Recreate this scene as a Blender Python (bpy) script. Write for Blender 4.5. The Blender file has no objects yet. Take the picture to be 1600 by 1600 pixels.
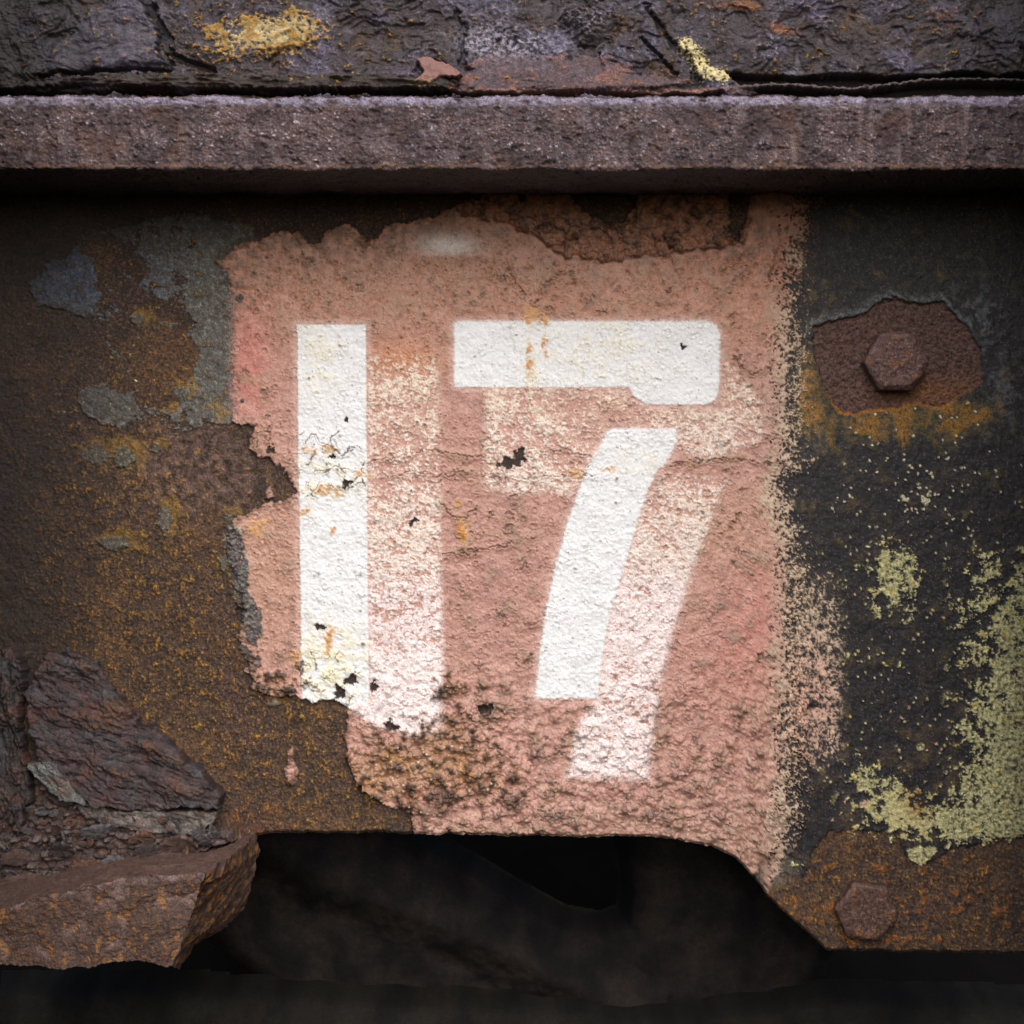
import bpy, math
import numpy as np
from mathutils import Vector

# ---------------------------------------------------------------- scale
S = 0.00032            # metres for one pixel of the photograph at the plate
L = 3000.0             # camera distance in those pixels
C = bpy.context.scene.collection
GP = 1.45              # grid pitch of the big plate

def P(px, py, d=0.0):
    """world point seen at (px,py), d pixels behind the plate face"""
    k = (L + d) / L
    return ((px - 800) * k * S, d * S, (800 - py) * k * S)

# ---------------------------------------------------------------- camera, sky, sun, exposure
scene = bpy.context.scene
cam_d = bpy.data.cameras.new('camera'); cam = bpy.data.objects.new('camera', cam_d); C.objects.link(cam)
cam.location = (0, -L * S, 0); cam.rotation_euler = (math.radians(90), 0, 0)
cam_d.sensor_width = 36; cam_d.lens = 36 * L / 1600.0; cam_d.clip_start = 0.01; cam_d.clip_end = 50
cam_d.dof.use_dof = True; cam_d.dof.focus_distance = L * S; cam_d.dof.aperture_fstop = 20.0
scene.camera = cam

SUN_EL, SUN_AZ = 38.0, 8.0     # degrees; azimuth to the right of the camera's back
w = bpy.data.worlds.new('World'); scene.world = w; w.use_nodes = True
nt = w.node_tree; nt.nodes.clear()
sky = nt.nodes.new('ShaderNodeTexSky'); sky.sky_type = 'NISHITA'; sky.sun_disc = False
sky.sun_elevation = math.radians(SUN_EL); sky.sun_rotation = math.radians(180 - SUN_AZ)
sky.dust_density = 3.0; sky.air_density = 1.0; sky.ozone_density = 1.0
bg = nt.nodes.new('ShaderNodeBackground'); bg.inputs[1].default_value = 0.10
ow = nt.nodes.new('ShaderNodeOutputWorld')
nt.links.new(sky.outputs[0], bg.inputs[0]); nt.links.new(bg.outputs[0], ow.inputs[0])
sd = bpy.data.lights.new('sun', 'SUN'); sd.energy = 2.2; sd.angle = math.radians(72); sd.color = (1.0, 0.965, 0.93)
sun = bpy.data.objects.new('sun', sd); C.objects.link(sun)
el, az = math.radians(SUN_EL), math.radians(SUN_AZ)
to_sun = Vector((math.sin(az) * math.cos(el), -math.cos(az) * math.cos(el), math.sin(el)))
sun.rotation_euler = to_sun.to_track_quat('Z', 'Y').to_euler()
scene.view_settings.view_transform = 'Standard'; scene.view_settings.look = 'None'
scene.view_settings.gamma = 1.0; scene.view_settings.exposure = 0.38

# ---------------------------------------------------------------- numpy noise
F = np.float32
def sm(a, b, x):
    t = np.clip((x - a) / (b - a), 0, 1); return (t * t * (3 - 2 * t)).astype(F)
_tab = {}
def _grad(seed):
    if seed not in _tab:
        r = np.random.RandomState(seed + 11)
        a = r.rand(256, 256) * 2 * np.pi
        _tab[seed] = (np.cos(a).astype(F), np.sin(a).astype(F), r.rand(256, 256).astype(F), r.rand(256, 256).astype(F), r.rand(256, 256).astype(F))
    return _tab[seed]
def noise(x, y, s, seed=0):
    gx, gy = _grad(seed)[:2]
    x = (x / s + 57.3).astype(F); y = (y / s + 91.7).astype(F)
    xi = np.floor(x).astype(np.int32); yi = np.floor(y).astype(np.int32)
    fx = x - xi; fy = y - yi
    u = fx * fx * fx * (fx * (fx * 6 - 15) + 10); v = fy * fy * fy * (fy * (fy * 6 - 15) + 10)
    x0 = xi & 255; x1 = (xi + 1) & 255; y0 = yi & 255; y1 = (yi + 1) & 255
    a = gx[y0, x0] * fx + gy[y0, x0] * fy
    b = gx[y0, x1] * (fx - 1) + gy[y0, x1] * fy
    c = gx[y1, x0] * fx + gy[y1, x0] * (fy - 1)
    d = gx[y1, x1] * (fx - 1) + gy[y1, x1] * (fy - 1)
    a = a + (b - a) * u; c = c + (d - c) * u
    return ((a + (c - a) * v) * 1.5).astype(F)
def fbm(x, y, s, o=4, seed=0, g=0.5, sx=1.0, sy=1.0):
    r = 0; a = 1.0; t = 0
    for i in range(o):
        r = r + a * noise(x / sx, y / sy, s, seed + i); t += a; a *= g; s = s / 2.03
    return r / t * 1.25
def ridge(x, y, s, o=3, seed=0, g=0.5, sx=1.0, sy=1.0):
    r = 0; a = 1.0; t = 0
    for i in range(o):
        r = r + a * (1 - np.abs(noise(x / sx, y / sy, s, seed + i)) * 2.2); t += a; a *= g; s = s / 2.03
    return r / t
def worley(x, y, s, seed=0):
    """F1, F2, random value of the nearest cell"""
    jx, jy, rv = _grad(seed)[2:5]
    x = (x / s + 31.1).astype(F); y = (y / s + 17.9).astype(F)
    xi = np.floor(x).astype(np.int32); yi = np.floor(y).astype(np.int32)
    f1 = np.full(x.shape, 9, F); f2 = np.full(x.shape, 9, F); rid = np.zeros(x.shape, F)
    for dy in (-1, 0, 1):
        for dx in (-1, 0, 1):
            cx = xi + dx; cy = yi + dy; a = cy & 255; b = cx & 255
            d = np.sqrt((cx + jx[a, b] - x) ** 2 + (cy + jy[a, b] - y) ** 2)
            nn = d < f1
            f2 = np.where(nn, f1, np.minimum(f2, d)); rid = np.where(nn, rv[a, b], rid); f1 = np.where(nn, d, f1)
    return f1.astype(F), f2.astype(F), rid.astype(F)
def sdf(X, Y, pts):
    """signed distance to a closed outline, positive inside"""
    p = np.array(pts, F); n = len(p)
    x0, y0 = p.min(0) - 90; x1, y1 = p.max(0) + 90
    out = np.full(X.shape, -90, F)
    m = (X > x0) & (X < x1) & (Y > y0) & (Y < y1)
    x = X[m]; y = Y[m]; d = np.full(x.shape, 1e9, F); ins = np.zeros(x.shape, bool)
    for i in range(n):
        a = p[i]; b = p[(i + 1) % n]; e = b - a
        t = np.clip(((x - a[0]) * e[0] + (y - a[1]) * e[1]) / (e @ e + 1e-6), 0, 1)
        d = np.minimum(d, (x - a[0] - t * e[0]) ** 2 + (y - a[1] - t * e[1]) ** 2)
        if a[1] != b[1]:
            c = ((a[1] > y) != (b[1] > y)) & (x < (b[0] - a[0]) * (y - a[1]) / (b[1] - a[1]) + a[0])
            ins ^= c
    d = np.sqrt(d); out[m] = np.where(ins, d, -d); return out
def line(X, Y, pts):
    """distance to an open line"""
    p = np.array(pts, F); x0, y0 = p.min(0) - 40; x1, y1 = p.max(0) + 40
    out = np.full(X.shape, 99, F); m = (X > x0) & (X < x1) & (Y > y0) & (Y < y1)
    x = X[m]; y = Y[m]; d = np.full(x.shape, 1e9, F)
    for a, b in zip(p[:-1], p[1:]):
        e = b - a; t = np.clip(((x - a[0]) * e[0] + (y - a[1]) * e[1]) / (e @ e + 1e-6), 0, 1)
        d = np.minimum(d, (x - a[0] - t * e[0]) ** 2 + (y - a[1] - t * e[1]) ** 2)
    out[m] = np.sqrt(d); return out
def blob(X, Y, cx, cy, rx, ry=None):
    ry = ry or rx
    return np.exp(-(((X - cx) / rx) ** 2 + ((Y - cy) / ry) ** 2)).astype(F)
def lin(r, g, b):
    c = np.array([r, g, b], float) / 255
    return np.where(c <= 0.04045, c / 12.92, ((c + 0.055) / 1.055) ** 2.4).astype(F)
def mix(col, c, m):
    c = lin(*c) if isinstance(c, tuple) else c
    col += (c - col) * np.clip(m, 0, 1)[..., None]

# ---------------------------------------------------------------- materials
def surface_material(name, grain=1.0, bump=0.5, spec=0.5, tint=(1, 1, 1), flat=None, rough=None):
    """pigment comes from the layers on the surface; grain, pits and relief from noise nodes"""
    m = bpy.data.materials.new(name); m.use_nodes = True; t = m.node_tree; N = t.nodes; K = t.links
    b = N['Principled BSDF']
    tc = N.new('ShaderNodeTexCoord')
    if flat is None:
        at = N.new('ShaderNodeAttribute'); at.attribute_name = 'pigment'; base = at.outputs['Color']
        ar = N.new('ShaderNodeAttribute'); ar.attribute_name = 'rough'; K.new(ar.outputs['Fac'], b.inputs['Roughness'])
    else:
        rgb = N.new('ShaderNodeRGB'); rgb.outputs[0].default_value = (*lin(*flat), 1); base = rgb.outputs[0]
        b.inputs['Roughness'].default_value = rough or 0.8
    n1 = N.new('ShaderNodeTexNoise'); n1.inputs['Scale'].default_value = 1500; n1.inputs['Detail'].default_value = 3; n1.inputs['Roughness'].default_value = 0.7
    n2 = N.new('ShaderNodeTexNoise'); n2.inputs['Scale'].default_value = 420; n2.inputs['Detail'].default_value = 5; n2.inputs['Roughness'].default_value = 0.65
    for n in (n1, n2): K.new(tc.outputs['Object'], n.inputs['Vector'])
    r1 = N.new('ShaderNodeMapRange'); r1.inputs[1].default_value = 0.3; r1.inputs[2].default_value = 0.7
    r1.inputs[3].default_value = 1 - 0.35 * grain; r1.inputs[4].default_value = 1 + 0.35 * grain
    K.new(n1.outputs[0], r1.inputs[0])
    r2 = N.new('ShaderNodeMapRange'); r2.inputs[1].default_value = 0.3; r2.inputs[2].default_value = 0.7
    r2.inputs[3].default_value = 1 - 0.22 * grain; r2.inputs[4].default_value = 1 + 0.22 * grain
    K.new(n2.outputs[0], r2.inputs[0])
    mm = N.new('ShaderNodeMath'); mm.operation = 'MULTIPLY'; K.new(r1.outputs[0], mm.inputs[0]); K.new(r2.outputs[0], mm.inputs[1])
    sc = N.new('ShaderNodeVectorMath'); sc.operation = 'SCALE'; K.new(base, sc.inputs[0]); K.new(mm.outputs[0], sc.inputs['Scale'])
    K.new(sc.outputs[0], b.inputs['Base Color'])
    ad = N.new('ShaderNodeMath'); ad.operation = 'ADD'; K.new(n1.outputs[0], ad.inputs[0]); K.new(n2.outputs[0], ad.inputs[1])
    bp = N.new('ShaderNodeBump'); bp.inputs['Strength'].default_value = bump; bp.inputs['Distance'].default_value = 0.0006
    K.new(ad.outputs[0], bp.inputs['Height']); K.new(bp.outputs[0], b.inputs['Normal'])
    b.inputs['Specular IOR Level'].default_value = spec
    return m
M_RUST = surface_material('rusted_steel', 1.9, 0.7, 0.5)
M_PAINT = surface_material('weathered_paint', 0.7, 0.16, 0.5)
M_WHITE = surface_material('white_stencil_paint', 0.14, 0.12, 0.45)
M_BLACK = surface_material('black_paint', 2.0, 0.35, 0.3)
M_LICHEN = surface_material('lichen_crust', 0.8, 0.8, 0.2)
M_SHADE = surface_material('shaded_metal', 1.2, 0.4, 0.12)  # dull surface for back parts, their shade put into the material

# ---------------------------------------------------------------- mesh helpers
def link_mesh(name, verts, quads, mat, parent=None, pig=None, rough=None, smooth=True):
    me = bpy.data.meshes.new(name)
    v = np.ascontiguousarray(verts, dtype=F).reshape(-1, 3); q = np.ascontiguousarray(quads, dtype=np.int32)
    me.vertices.add(len(v)); me.vertices.foreach_set('co', v.ravel())
    me.loops.add(q.size); me.loops.foreach_set('vertex_index', q.ravel())
    me.polygons.add(len(q)); k = q.shape[1]
    me.polygons.foreach_set('loop_start', np.arange(0, q.size, k, dtype=np.int32))
    try: me.polygons.foreach_set('loop_total', np.full(len(q), k, np.int32))
    except Exception: pass
    me.update(calc_edges=True)
    if smooth: me.shade_smooth()
    if pig is not None:
        a = me.attributes.new('pigment', 'FLOAT_COLOR', 'POINT')
        rgba = np.ones((len(v), 4), F); rgba[:, :3] = np.clip(pig.reshape(-1, 3), 0, 1); a.data.foreach_set('color', rgba.ravel())
        a = me.attributes.new('rough', 'FLOAT', 'POINT')
        a.data.foreach_set('value', np.clip(np.broadcast_to(rough, v.shape[:1]) if np.ndim(rough) == 0 else rough.ravel(), 0.05, 1).astype(F))
    me.materials.append(mat)
    o = bpy.data.objects.new(name, me); C.objects.link(o)
    if parent: o.parent = parent
    return o
def grid_quads(r, c, flip=False):
    i = np.arange(r * c, dtype=np.int32).reshape(r, c)
    q = np.stack([i[:-1, :-1], i[1:, :-1], i[1:, 1:], i[:-1, 1:]], -1).reshape(-1, 4)
    return q[:, ::-1] if flip else q
def split_grid(V, col, rgh, cls, table, parent):
    """one relief cut into the pieces the classes name; the pieces meet edge to edge"""
    r, c = cls.shape; q = grid_quads(r, c); fc = cls[:-1, :-1].ravel()
    Vf = V.reshape(-1, 3); cf = col.reshape(-1, 3); rf = rgh.ravel(); out = {}
    for k, (name, mat, label) in table.items():
        qq = q[fc == k]
        if not len(qq): continue
        u, inv = np.unique(qq, return_inverse=True)
        o = link_mesh(name, Vf[u], inv.reshape(-1, 4), mat, parent, cf[u], rf[u])
        if label: o['label'] = label
        out[k] = o
    return out
def tag(o, label=None, cat=None, group=None, kind=None):
    for k, v in (('label', label), ('category', cat), ('group', group), ('kind', kind)):
        if v: o[k] = v
    return o
def empty(name, loc=(0, 0, 0)):
    o = bpy.data.objects.new(name, None); C.objects.link(o); o.location = loc; o.empty_display_size = 0.02; return o
def world(X, Y, d):
    """real place of points X,Y (pixel measure on the plate) at depth d behind it"""
    return np.stack([(X - 800) * S, d * S, (800 - Y) * S], -1).astype(F)
def seen(X, Y, d):
    k = (L + d) / L
    return np.stack([(X - 800) * k * S, d * S + 0 * X, (800 - Y) * k * S], -1).astype(F)

# ================================================================ 1. THE NUMBERED SIDE PLATE
xs = np.arange(-60, 1660 + GP, GP, dtype=F)
bx = [-60, 380, 398, 430, 600, 900, 1040, 1075, 1110, 1150, 1180, 1200, 1232, 1262, 1292, 1400, 1660]
by = [1420, 1420, 1306, 1302, 1302, 1307, 1308, 1316, 1322, 1342, 1372, 1402, 1432, 1458, 1485, 1488, 1492]
yb = np.interp(xs, bx, by).astype(F)
yb = yb + 2.2 * fbm(xs, xs * 0, 26, 4, 40) + 1.2 * noise(xs, xs * 0, 6, 44)
TOP = 296.0
nr = int((1490 - TOP) / GP * 0.93)
vv = np.linspace(0, 1, nr, dtype=F)[:, None]
X = np.broadcast_to(xs[None, :], (nr, len(xs))).astype(F).copy(); yb0 = np.where(xs < 400, np.minimum(yb, 1303 + 1.5 * noise(xs, xs * 0, 9, 45)), yb).astype(F)
Y = (TOP + vv * (yb0[None, :] - TOP) + sm(0.97, 1.0, vv) * (yb - yb0)[None, :]).astype(F)

# ragged coordinates
wa = fbm(X, Y, 46, 3, 1); wb = fbm(X, Y, 46, 3, 5)
wc = fbm(X, Y, 13, 4, 9, 0.6); wd = fbm(X, Y, 13, 4, 14, 0.6)
XR = X + 9 * wa + 7 * wc; YR = Y + 9 * wb + 7 * wd           # strongly ragged
XS = X + 2.0 * wc; YS = Y + 2.0 * wd                          # slightly ragged
n120 = fbm(X, Y, 120, 4, 20); n40 = fbm(X, Y, 40, 4, 24); n16 = fbm(X, Y, 16, 4, 28); n6 = fbm(X, Y, 6.5, 3, 32, 0.65); n3 = noise(X, Y, 3.1, 36)
worm = ridge(X + 3 * wc, Y + 3 * wd, 11, 2, 47)              # thin winding ridges of the paint skin
str6 = 0.6 * fbm(X, Y, 6, 3, 50, 0.65, 0.8, 1.7) + 0.55 * fbm(X, Y, 4.5, 2, 55, 0.7) + 0.12 * noise(X, Y * 0.25, 14, 57)                     # upright flecks
f1, f2, rid = worley(X + 5 * wc, Y + 5 * wd, 27, 60)         # plates between cracks
g1, g2, gid = worley(X + 2 * wc, Y + 2 * wd, 9.5, 64)        # small pocks
p1, p2, pid_ = worley(X, Y, 17, 68)                          # larger pocks
crk = (f2 - f1) * 27

# ---- bare rust
col = np.empty(X.shape + (3,), F); col[:] = lin(68, 49, 38)
mix(col, (42, 31, 27), sm(-0.1, 0.5, n40 + 0.3 * n16)); mix(col, (86, 60, 40), sm(0.0, 0.5, n120 + 0.2 * n16)); mix(col, (74, 52, 54), sm(0.1, 0.5, -n120 + 0.3 * n40) * 0.5)
grn = fbm(X, Y, 4.2, 2, 46, 0.8); mix(col, (20, 15, 14), sm(0.08, 0.4, grn) * 0.85); mix(col, (30, 23, 24), sm(0.1, 0.5, fbm(X, Y, 22, 4, 48, 0.65, 0.8, 1.8)) * 0.6); mix(col, (122, 98, 68), sm(0.2, 0.55, -grn) * 0.5)
mix(col, (112, 88, 70), sm(0.2, 0.6, -n6 + 0.3 * n3) * 0.35)
mix(col, (104, 84, 82), sm(0, 1, blob(X, Y, 300, 740, 130, 90)) * sm(-0.3, 0.3, n16) * 0.8)
mix(col, (50, 36, 34), sm(0.15, 0.6, n6) * 0.7)
area = np.clip(blob(X, Y, 260, 960, 240, 270) * 1.4 + blob(X, Y, 480, 1210, 160, 110) * 1.3 + blob(X, Y, 140, 760, 120, 160) * 0.7 + blob(X, Y, 1420, 1420, 330, 110) * 1.5, 0, 1.3)
fleck = sm(0.02, 0.42, str6 + 0.16 * (area - 1) + 0.25 * n40 + 0.15 * n16) * np.clip(area, 0, 1)
mix(col, (122, 86, 34), fleck * 0.75 * sm(-0.4, 0.3, n16)); mix(col, (172, 126, 52), sm(0.34, 0.6, str6 + 0.2 * n16 + 0.15 * n40) * np.clip(area, 0, 1) * 0.8)
mix(col, (140, 74, 36), sm(0.2, 0.6, n16 + 0.4 * n40) * blob(X, Y, 1430, 1420, 260, 90) * 0.7)
mix(col, (96, 52, 42), sm(0, 0.6, n16 + 0.2) * blob(X, Y, 385, 1290, 70, 40) * 0.6)
h = 2.2 * n40 + 1.6 * n16 + 1.3 * n6 + 0.5 * n3
h += 1.2 * fleck
rgh = np.full(X.shape, 0.78, F) + 0.08 * n16
cls = np.zeros(X.shape, np.int8)

# ---- old grey paint left of the panel, holed by rust
grey = sdf(XR, YR, [(135, 365), (225, 345), (300, 330), (400, 360), (400, 668), (330, 660), (290, 672), (235, 655), (190, 668), (140, 655), (118, 612), (165, 600), (180, 560), (150, 500), (60, 478), (50, 440), (95, 405)])
hole = sm(0.0, 0.06, 0.35 * n6 + n40 + 0.5 * n120 + 0.25 * n16 - 0.12 + 0.9 * blob(X, Y, 215, 560, 75, 90) + 0.7 * blob(X, Y, 190, 430, 45, 45) - 1.2 * sm(290, 335, X) - 1.0 * blob(X, Y, 95, 440, 45, 40) - 0.9 * blob(X, Y, 165, 640, 50, 24) - 0.5 * blob(X, Y, 150, 600, 22, 60)) 
gm = sm(-0.5, 1.5, grey) * (1 - hole)
gcol = np.empty_like(col); gcol[:] = lin(88, 86, 80)
mix(gcol, (84, 96, 120), 1.3 * blob(X, Y, 95, 435, 90, 60) + 0.5 * blob(X, Y, 215, 450, 60, 60)); mix(gcol, (60, 52, 48), sm(-0.1, 0.5, n16) * 0.6)
mix(gcol, (44, 42, 46), sm(0.1, 0.5, n6 + 0.3 * n16) * sm(325, 365, X) * 0.9)
mix(gcol, (58, 46, 40), sm(0.0, 0.3, fbm(X, Y, 10, 4, 79, 0.7)) * 0.7 * sm(330, 290, X)); mix(gcol, (126, 128, 132), sm(0.15, 0.45, -n6 - 0.4 * n16) * 0.5)
mix(gcol, (170, 160, 150), sm(0.3, 0.5, n6) * blob(X, Y, 372, 560, 22, 120))
mix(col, gcol, gm); h += 2.0 * gm; rgh -= 0.1 * gm
h += 1.5 * gm; erim = sm(0.75, 0.5, np.abs(gm * 2 - 1)) * (gm > 0.2); mix(col, (136, 132, 124), erim * 0.35)
lip = sm(2.5, 0, np.abs(grey - 1)) * (1 - hole) * sm(600, 640, Y)
mix(col, (160, 150, 145), lip * 0.5); h += 1.5 * lip
for (cx, cy, rx, ry) in ((245, 700, 9, 6), (282, 612, 14, 9), (262, 646, 8, 6), (330, 650, 12, 12), (215, 500, 12, 9), (370, 852, 14, 22), (378, 905, 12, 26), (386, 942, 12, 14), (388, 1012, 12, 20), (350, 880, 8, 16), (360, 820, 8, 16), (430, 1100, 8, 5), (150, 712, 24, 16), (195, 715, 20, 18), (258, 812, 12, 22), (180, 850, 26, 12)):
    b = sm(0.40, 0.47, blob(X + 8 * wc, Y + 8 * wd, cx, cy, rx, ry) + 0.3 * n16 + 0.25 * n6); mix(col, (88, 86, 78), b * 0.8); mix(col, (150, 146, 138), b * sm(0.15, 0.45, n6) * 0.5); h += 3.0 * b
    b2 = sm(0.25, 0.6, blob(X + 8 * wc, Y + 8 * wd, cx + 8, cy - 6, rx * 1.5, ry * 1.6) + 0.5 * n6 + 0.3 * n16) * (1 - b); mix(col, (140, 108, 44), b2 * 0.5)
mix(col, (235, 215, 170), sm(0.17, 0.1, g1) * (gid > 0.9) * (blob(X, Y, 215, 600, 16, 60) + blob(X, Y, 150, 640, 60, 20)) * 1.2)

# ---- black paint on the right
jag = 10 * n16 + 8 * n6 + 14 * wa
blk_edge = np.interp(Y, [300, 400, 560, 700, 760, 800, 850, 900, 1000, 1100, 1180, 1230, 1300, 1500], [1262, 1250, 1258, 1262, 1212, 1222, 1250, 1270, 1290, 1300, 1295, 1232, 1236, 1236]).astype(F)
blk_under = np.minimum(blk_edge, 1236) - 60
rust_low = sdf(XR, YR, [(1150, 1360), (1250, 1372), (1285, 1310), (1330, 1292), (1400, 1305), (1418, 1335), (1440, 1352), (1480, 1330), (1540, 1310), (1720, 1300), (1720, 1600), (1150, 1600)])
rust_bolt = sdf(X + 5 * wa + 4 * wc, Y + 5 * wb + 4 * wd, [(1268, 508), (1300, 500), (1345, 490), (1372, 474), (1395, 461), (1418, 472), (1440, 474), (1470, 470), (1490, 492), (1512, 512), (1532, 545), (1535, 600), (1500, 618), (1470, 636), (1420, 632), (1380, 640), (1345, 648), (1312, 644), (1288, 612), (1275, 560)])
bm = sm(-2, 3, X - blk_under) * sm(1.5, -1.0, rust_bolt) * sm(2, -1, rust_low)
bcol = np.empty_like(col); bcol[:] = lin(27, 25, 31)
mix(bcol, (64, 53, 46), sm(0.0, 0.55, n40 + 0.35 * n16 + 0.5 * n120) * (0.25 + 0.65 * sm(950, 1150, Y)) * 0.8)
mix(bcol, (62, 64, 58), (blob(X, Y, 1370, 380, 200, 50) + 0.6 * blob(X, Y, 1450, 460, 160, 50)) * sm(-0.2, 0.3, n16) * 0.6)
mix(bcol, (84, 94, 104), sm(0.0, 0.4, n16 + n40) * (blob(X, Y, 1530, 500, 50, 60) + blob(X, Y, 1560, 620, 60, 60) + 0.8 * blob(X, Y, 1400, 660, 80, 22) + blob(X, Y, 1270, 655, 25, 25)) * 0.8)
ys = blob(X, Y, 1400, 660, 150, 34) + blob(X, Y, 1265, 620, 24, 60) + 0.6 * blob(X, Y, 1520, 640, 40, 30)
stn = ys + 0.7 * n16 + 0.5 * n6 + 0.6 * n40 - 0.25 * noise(X, Y * 0.3, 22, 71); mix(bcol, (84, 74, 40), sm(0.15, 0.7, stn) * 0.7); mix(bcol, (140, 96, 26), sm(0.55, 1.15, stn) * 0.8)
hs = _grad(301)[2]; ri = hs[(np.arange(X.shape[0])[:, None] * 7 + np.arange(X.shape[1])[None] // 256 * 31) & 255, np.arange(X.shape[1])[None] & 255]
mix(bcol, (104, 96, 98), sm(0.93, 1.0, ri) * 0.6 + sm(0.42, 0.6, n6 + 0.5 * n3) * 0.4)
mix(bcol, (22, 21, 24), sm(0.1, 0.45, n6 + 0.4 * n16) * 0.7); mix(bcol, (62, 57, 55), sm(0.25, 0.6, -n6 - 0.4 * n16) * 0.5)
mix(col, bcol, bm); h = h * (1 - 0.55 * bm) + 2.0 * bm; rgh -= 0.22 * bm
lipb = sm(16, 3, -rust_bolt) * sm(-2, 0, -rust_bolt) * sm(545, 500, Y) * bm
mix(col, (98, 104, 106), lipb * 0.7 * sm(-0.5, 0.2, n6)); h += 3.5 * lipb
inb = sm(-1, 2, rust_bolt)
mix(col, (88, 64, 58), inb * 0.9); mix(col, (58, 42, 42), inb * sm(0, 0.4, n6 + 0.4 * n16) * 0.7); mix(col, (110, 84, 84), inb * sm(0.1, 0.5, -n6) * 0.5)
mix(col, (120, 78, 40), inb * blob(X, Y, 1450, 612, 90, 22) * 0.6)
h += inb * (3.0 * n6 + 2.0 * n3 - 2)
mix(col, (150, 96, 34), sm(4, 1, np.abs(rust_bolt)) * sm(600, 640, Y) * 0.7)
cls[bm > 0.5] = 6
# grey-white haze of paint on the small scarf corner
sc_ = blob(X, Y, 1190, 1362, 60, 26); mix(col, (92, 86, 78), sm(0.2, 0.7, sc_ + 0.3 * n16) * 0.8)

# ---- salmon panel
pk = sdf(XR, YR, [(338, 402), (385, 380), (425, 362), (458, 360), (482, 382), (504, 380), (512, 362), (540, 350), (566, 362), (574, 382), (602, 354), (645, 346), (684, 340), (702, 320), (770, 300), (1300, 290),
     (1290, 350), (1262, 410), (1246, 450), (1250, 500), (1236, 560), (1246, 620), (1252, 700), (1236, 745), (1206, 770), (1216, 820), (1242, 850), (1236, 900), (1240, 1000), (1245, 1100), (1240, 1200), (1226, 1290), (1190, 1345), (1160, 1400),
     (655, 1400), (648, 1300), (640, 1268), (600, 1256), (568, 1232), (546, 1195), (538, 1150), (548, 1108), (522, 1092), (482, 1102), (445, 1088), (402, 1082), (384, 1040), (396, 1020), (374, 1000), (382, 950), (370, 900), (356, 862), (366, 806),
     (400, 794), (440, 784), (462, 772), (452, 742), (426, 722), (400, 716), (390, 690), (398, 666), (366, 664), (364, 560), (362, 440)])
nt_ = np.maximum(sdf(XR, YR, [(890, 280), (1000, 280), (985, 345), (968, 352), (950, 356), (928, 340), (900, 322)]), sdf(XR, YR, [(1128, 280), (1182, 280), (1168, 322), (1158, 378), (1144, 372), (1140, 330)]))
nt_ = np.maximum(nt_, sdf(XR, YR, [(800, 280), (830, 280), (824, 316), (812, 318)]))
pk = np.minimum(pk, -nt_)
soft = sm(40, 70, Y - 395) * sm(660, 640, Y) * sm(400, 380, X)      # sprayed, not peeled, along the upper left
pinkm = sm(-0.6, 1.0, pk)
spray = sm(352, 376, X + 7 * n6 + 3 * n3 + 5 * n16); pinkm = pinkm * (1 - soft) + soft * spray * sm(-40, -30, pk)
rs = sm(1180, 1205, X + 10 * n16); pr_edge = sm(-0.1, 0.16, (blk_under + 44 + 26 * n40 + 20 * sm(480, 330, Y) - X) / 60 + 0.85 * n6 + 0.5 * n3 + 0.5 * n16 + 0.30)
pinkm = pinkm * (1 - rs) + rs * np.minimum(pr_edge, sm(-34, -24, pk))
gap = 0                                                     # small losses
for (cx, cy, rx, ry) in ((795, 722, 20, 9), (812, 711, 9, 8), (541, 756, 8, 7), (500, 981, 9, 7), (549, 1062, 11, 8), (531, 1082, 9, 14), (612, 1132, 12, 9), (585, 1071, 7, 7), (645, 819, 8, 5), (423, 702, 5, 9), (436, 735, 6, 8), (410, 760, 14, 12), (540, 655, 4, 3), (519, 714, 4, 4), (700, 1305, 5, 12), (760, 1108, 12, 6), (1064, 547, 6, 4), (478, 1096, 4, 8)):
    gap = np.maximum(gap, sm(0.46, 0.56, blob(XS + 9 * n16 + 5 * n6, YS + 9 * wa + 8 * wd, cx, cy, rx * 1.1, ry * 1.15)))
isl = sm(-0.4, 1, np.maximum(np.maximum(sdf(XS, YS, [(450, 1172), (458, 1168), (460, 1190), (468, 1205), (464, 1222), (456, 1228), (446, 1212), (444, 1200), (449, 1195)]), sdf(XS, YS, [(388, 768), (396, 764), (392, 772), (384, 776)])), sdf(XS, YS, [(416, 764), (424, 758), (428, 776), (420, 780), (414, 778)])))
pinkm = np.maximum(pinkm * (1 - gap), isl)
pc = np.empty_like(col); pc[:] = lin(172, 130, 119)
mix(pc, (165, 114, 88), sm(640, 440, Y) * 0.85); mix(pc, (182, 112, 102), blob(X, Y, 392, 570, 30, 90) + 0.5 * blob(X, Y, 1190, 950, 50, 120) + 0.35 * blob(X, Y, 1130, 1050, 60, 90))
mix(pc, (178, 116, 88), blob(X, Y, 1200, 400, 120, 90) * 0.8); mix(pc, (158, 117, 107), blob(X, Y, 780, 880, 90, 150) * 0.7)
mix(pc, (172, 134, 110), blob(X, Y, 420, 900, 60, 120) * 0.7 + blob(X, Y, 1150, 830, 80, 60) * 0.6)
mix(pc, (146, 108, 95), sm(0.0, 0.6, n40 + 0.3 * n16) * 0.55); mix(pc, (192, 152, 140), sm(0.0, 0.6, -n40 - 0.3 * n16) * 0.35)
mix(pc, (226, 176, 160), sm(0.55, 0.9, worm) * 0.25 * sm(500, 800, Y))
rel = sm(500, 860, Y); ph = 3.2 + (0.18 + 0.5 * rel) * n6 + (0.3 + 0.55 * rel * sm(-0.4, 0.4, n40 + 0.4 * n120)) * n16 + 1.6 * n40
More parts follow.
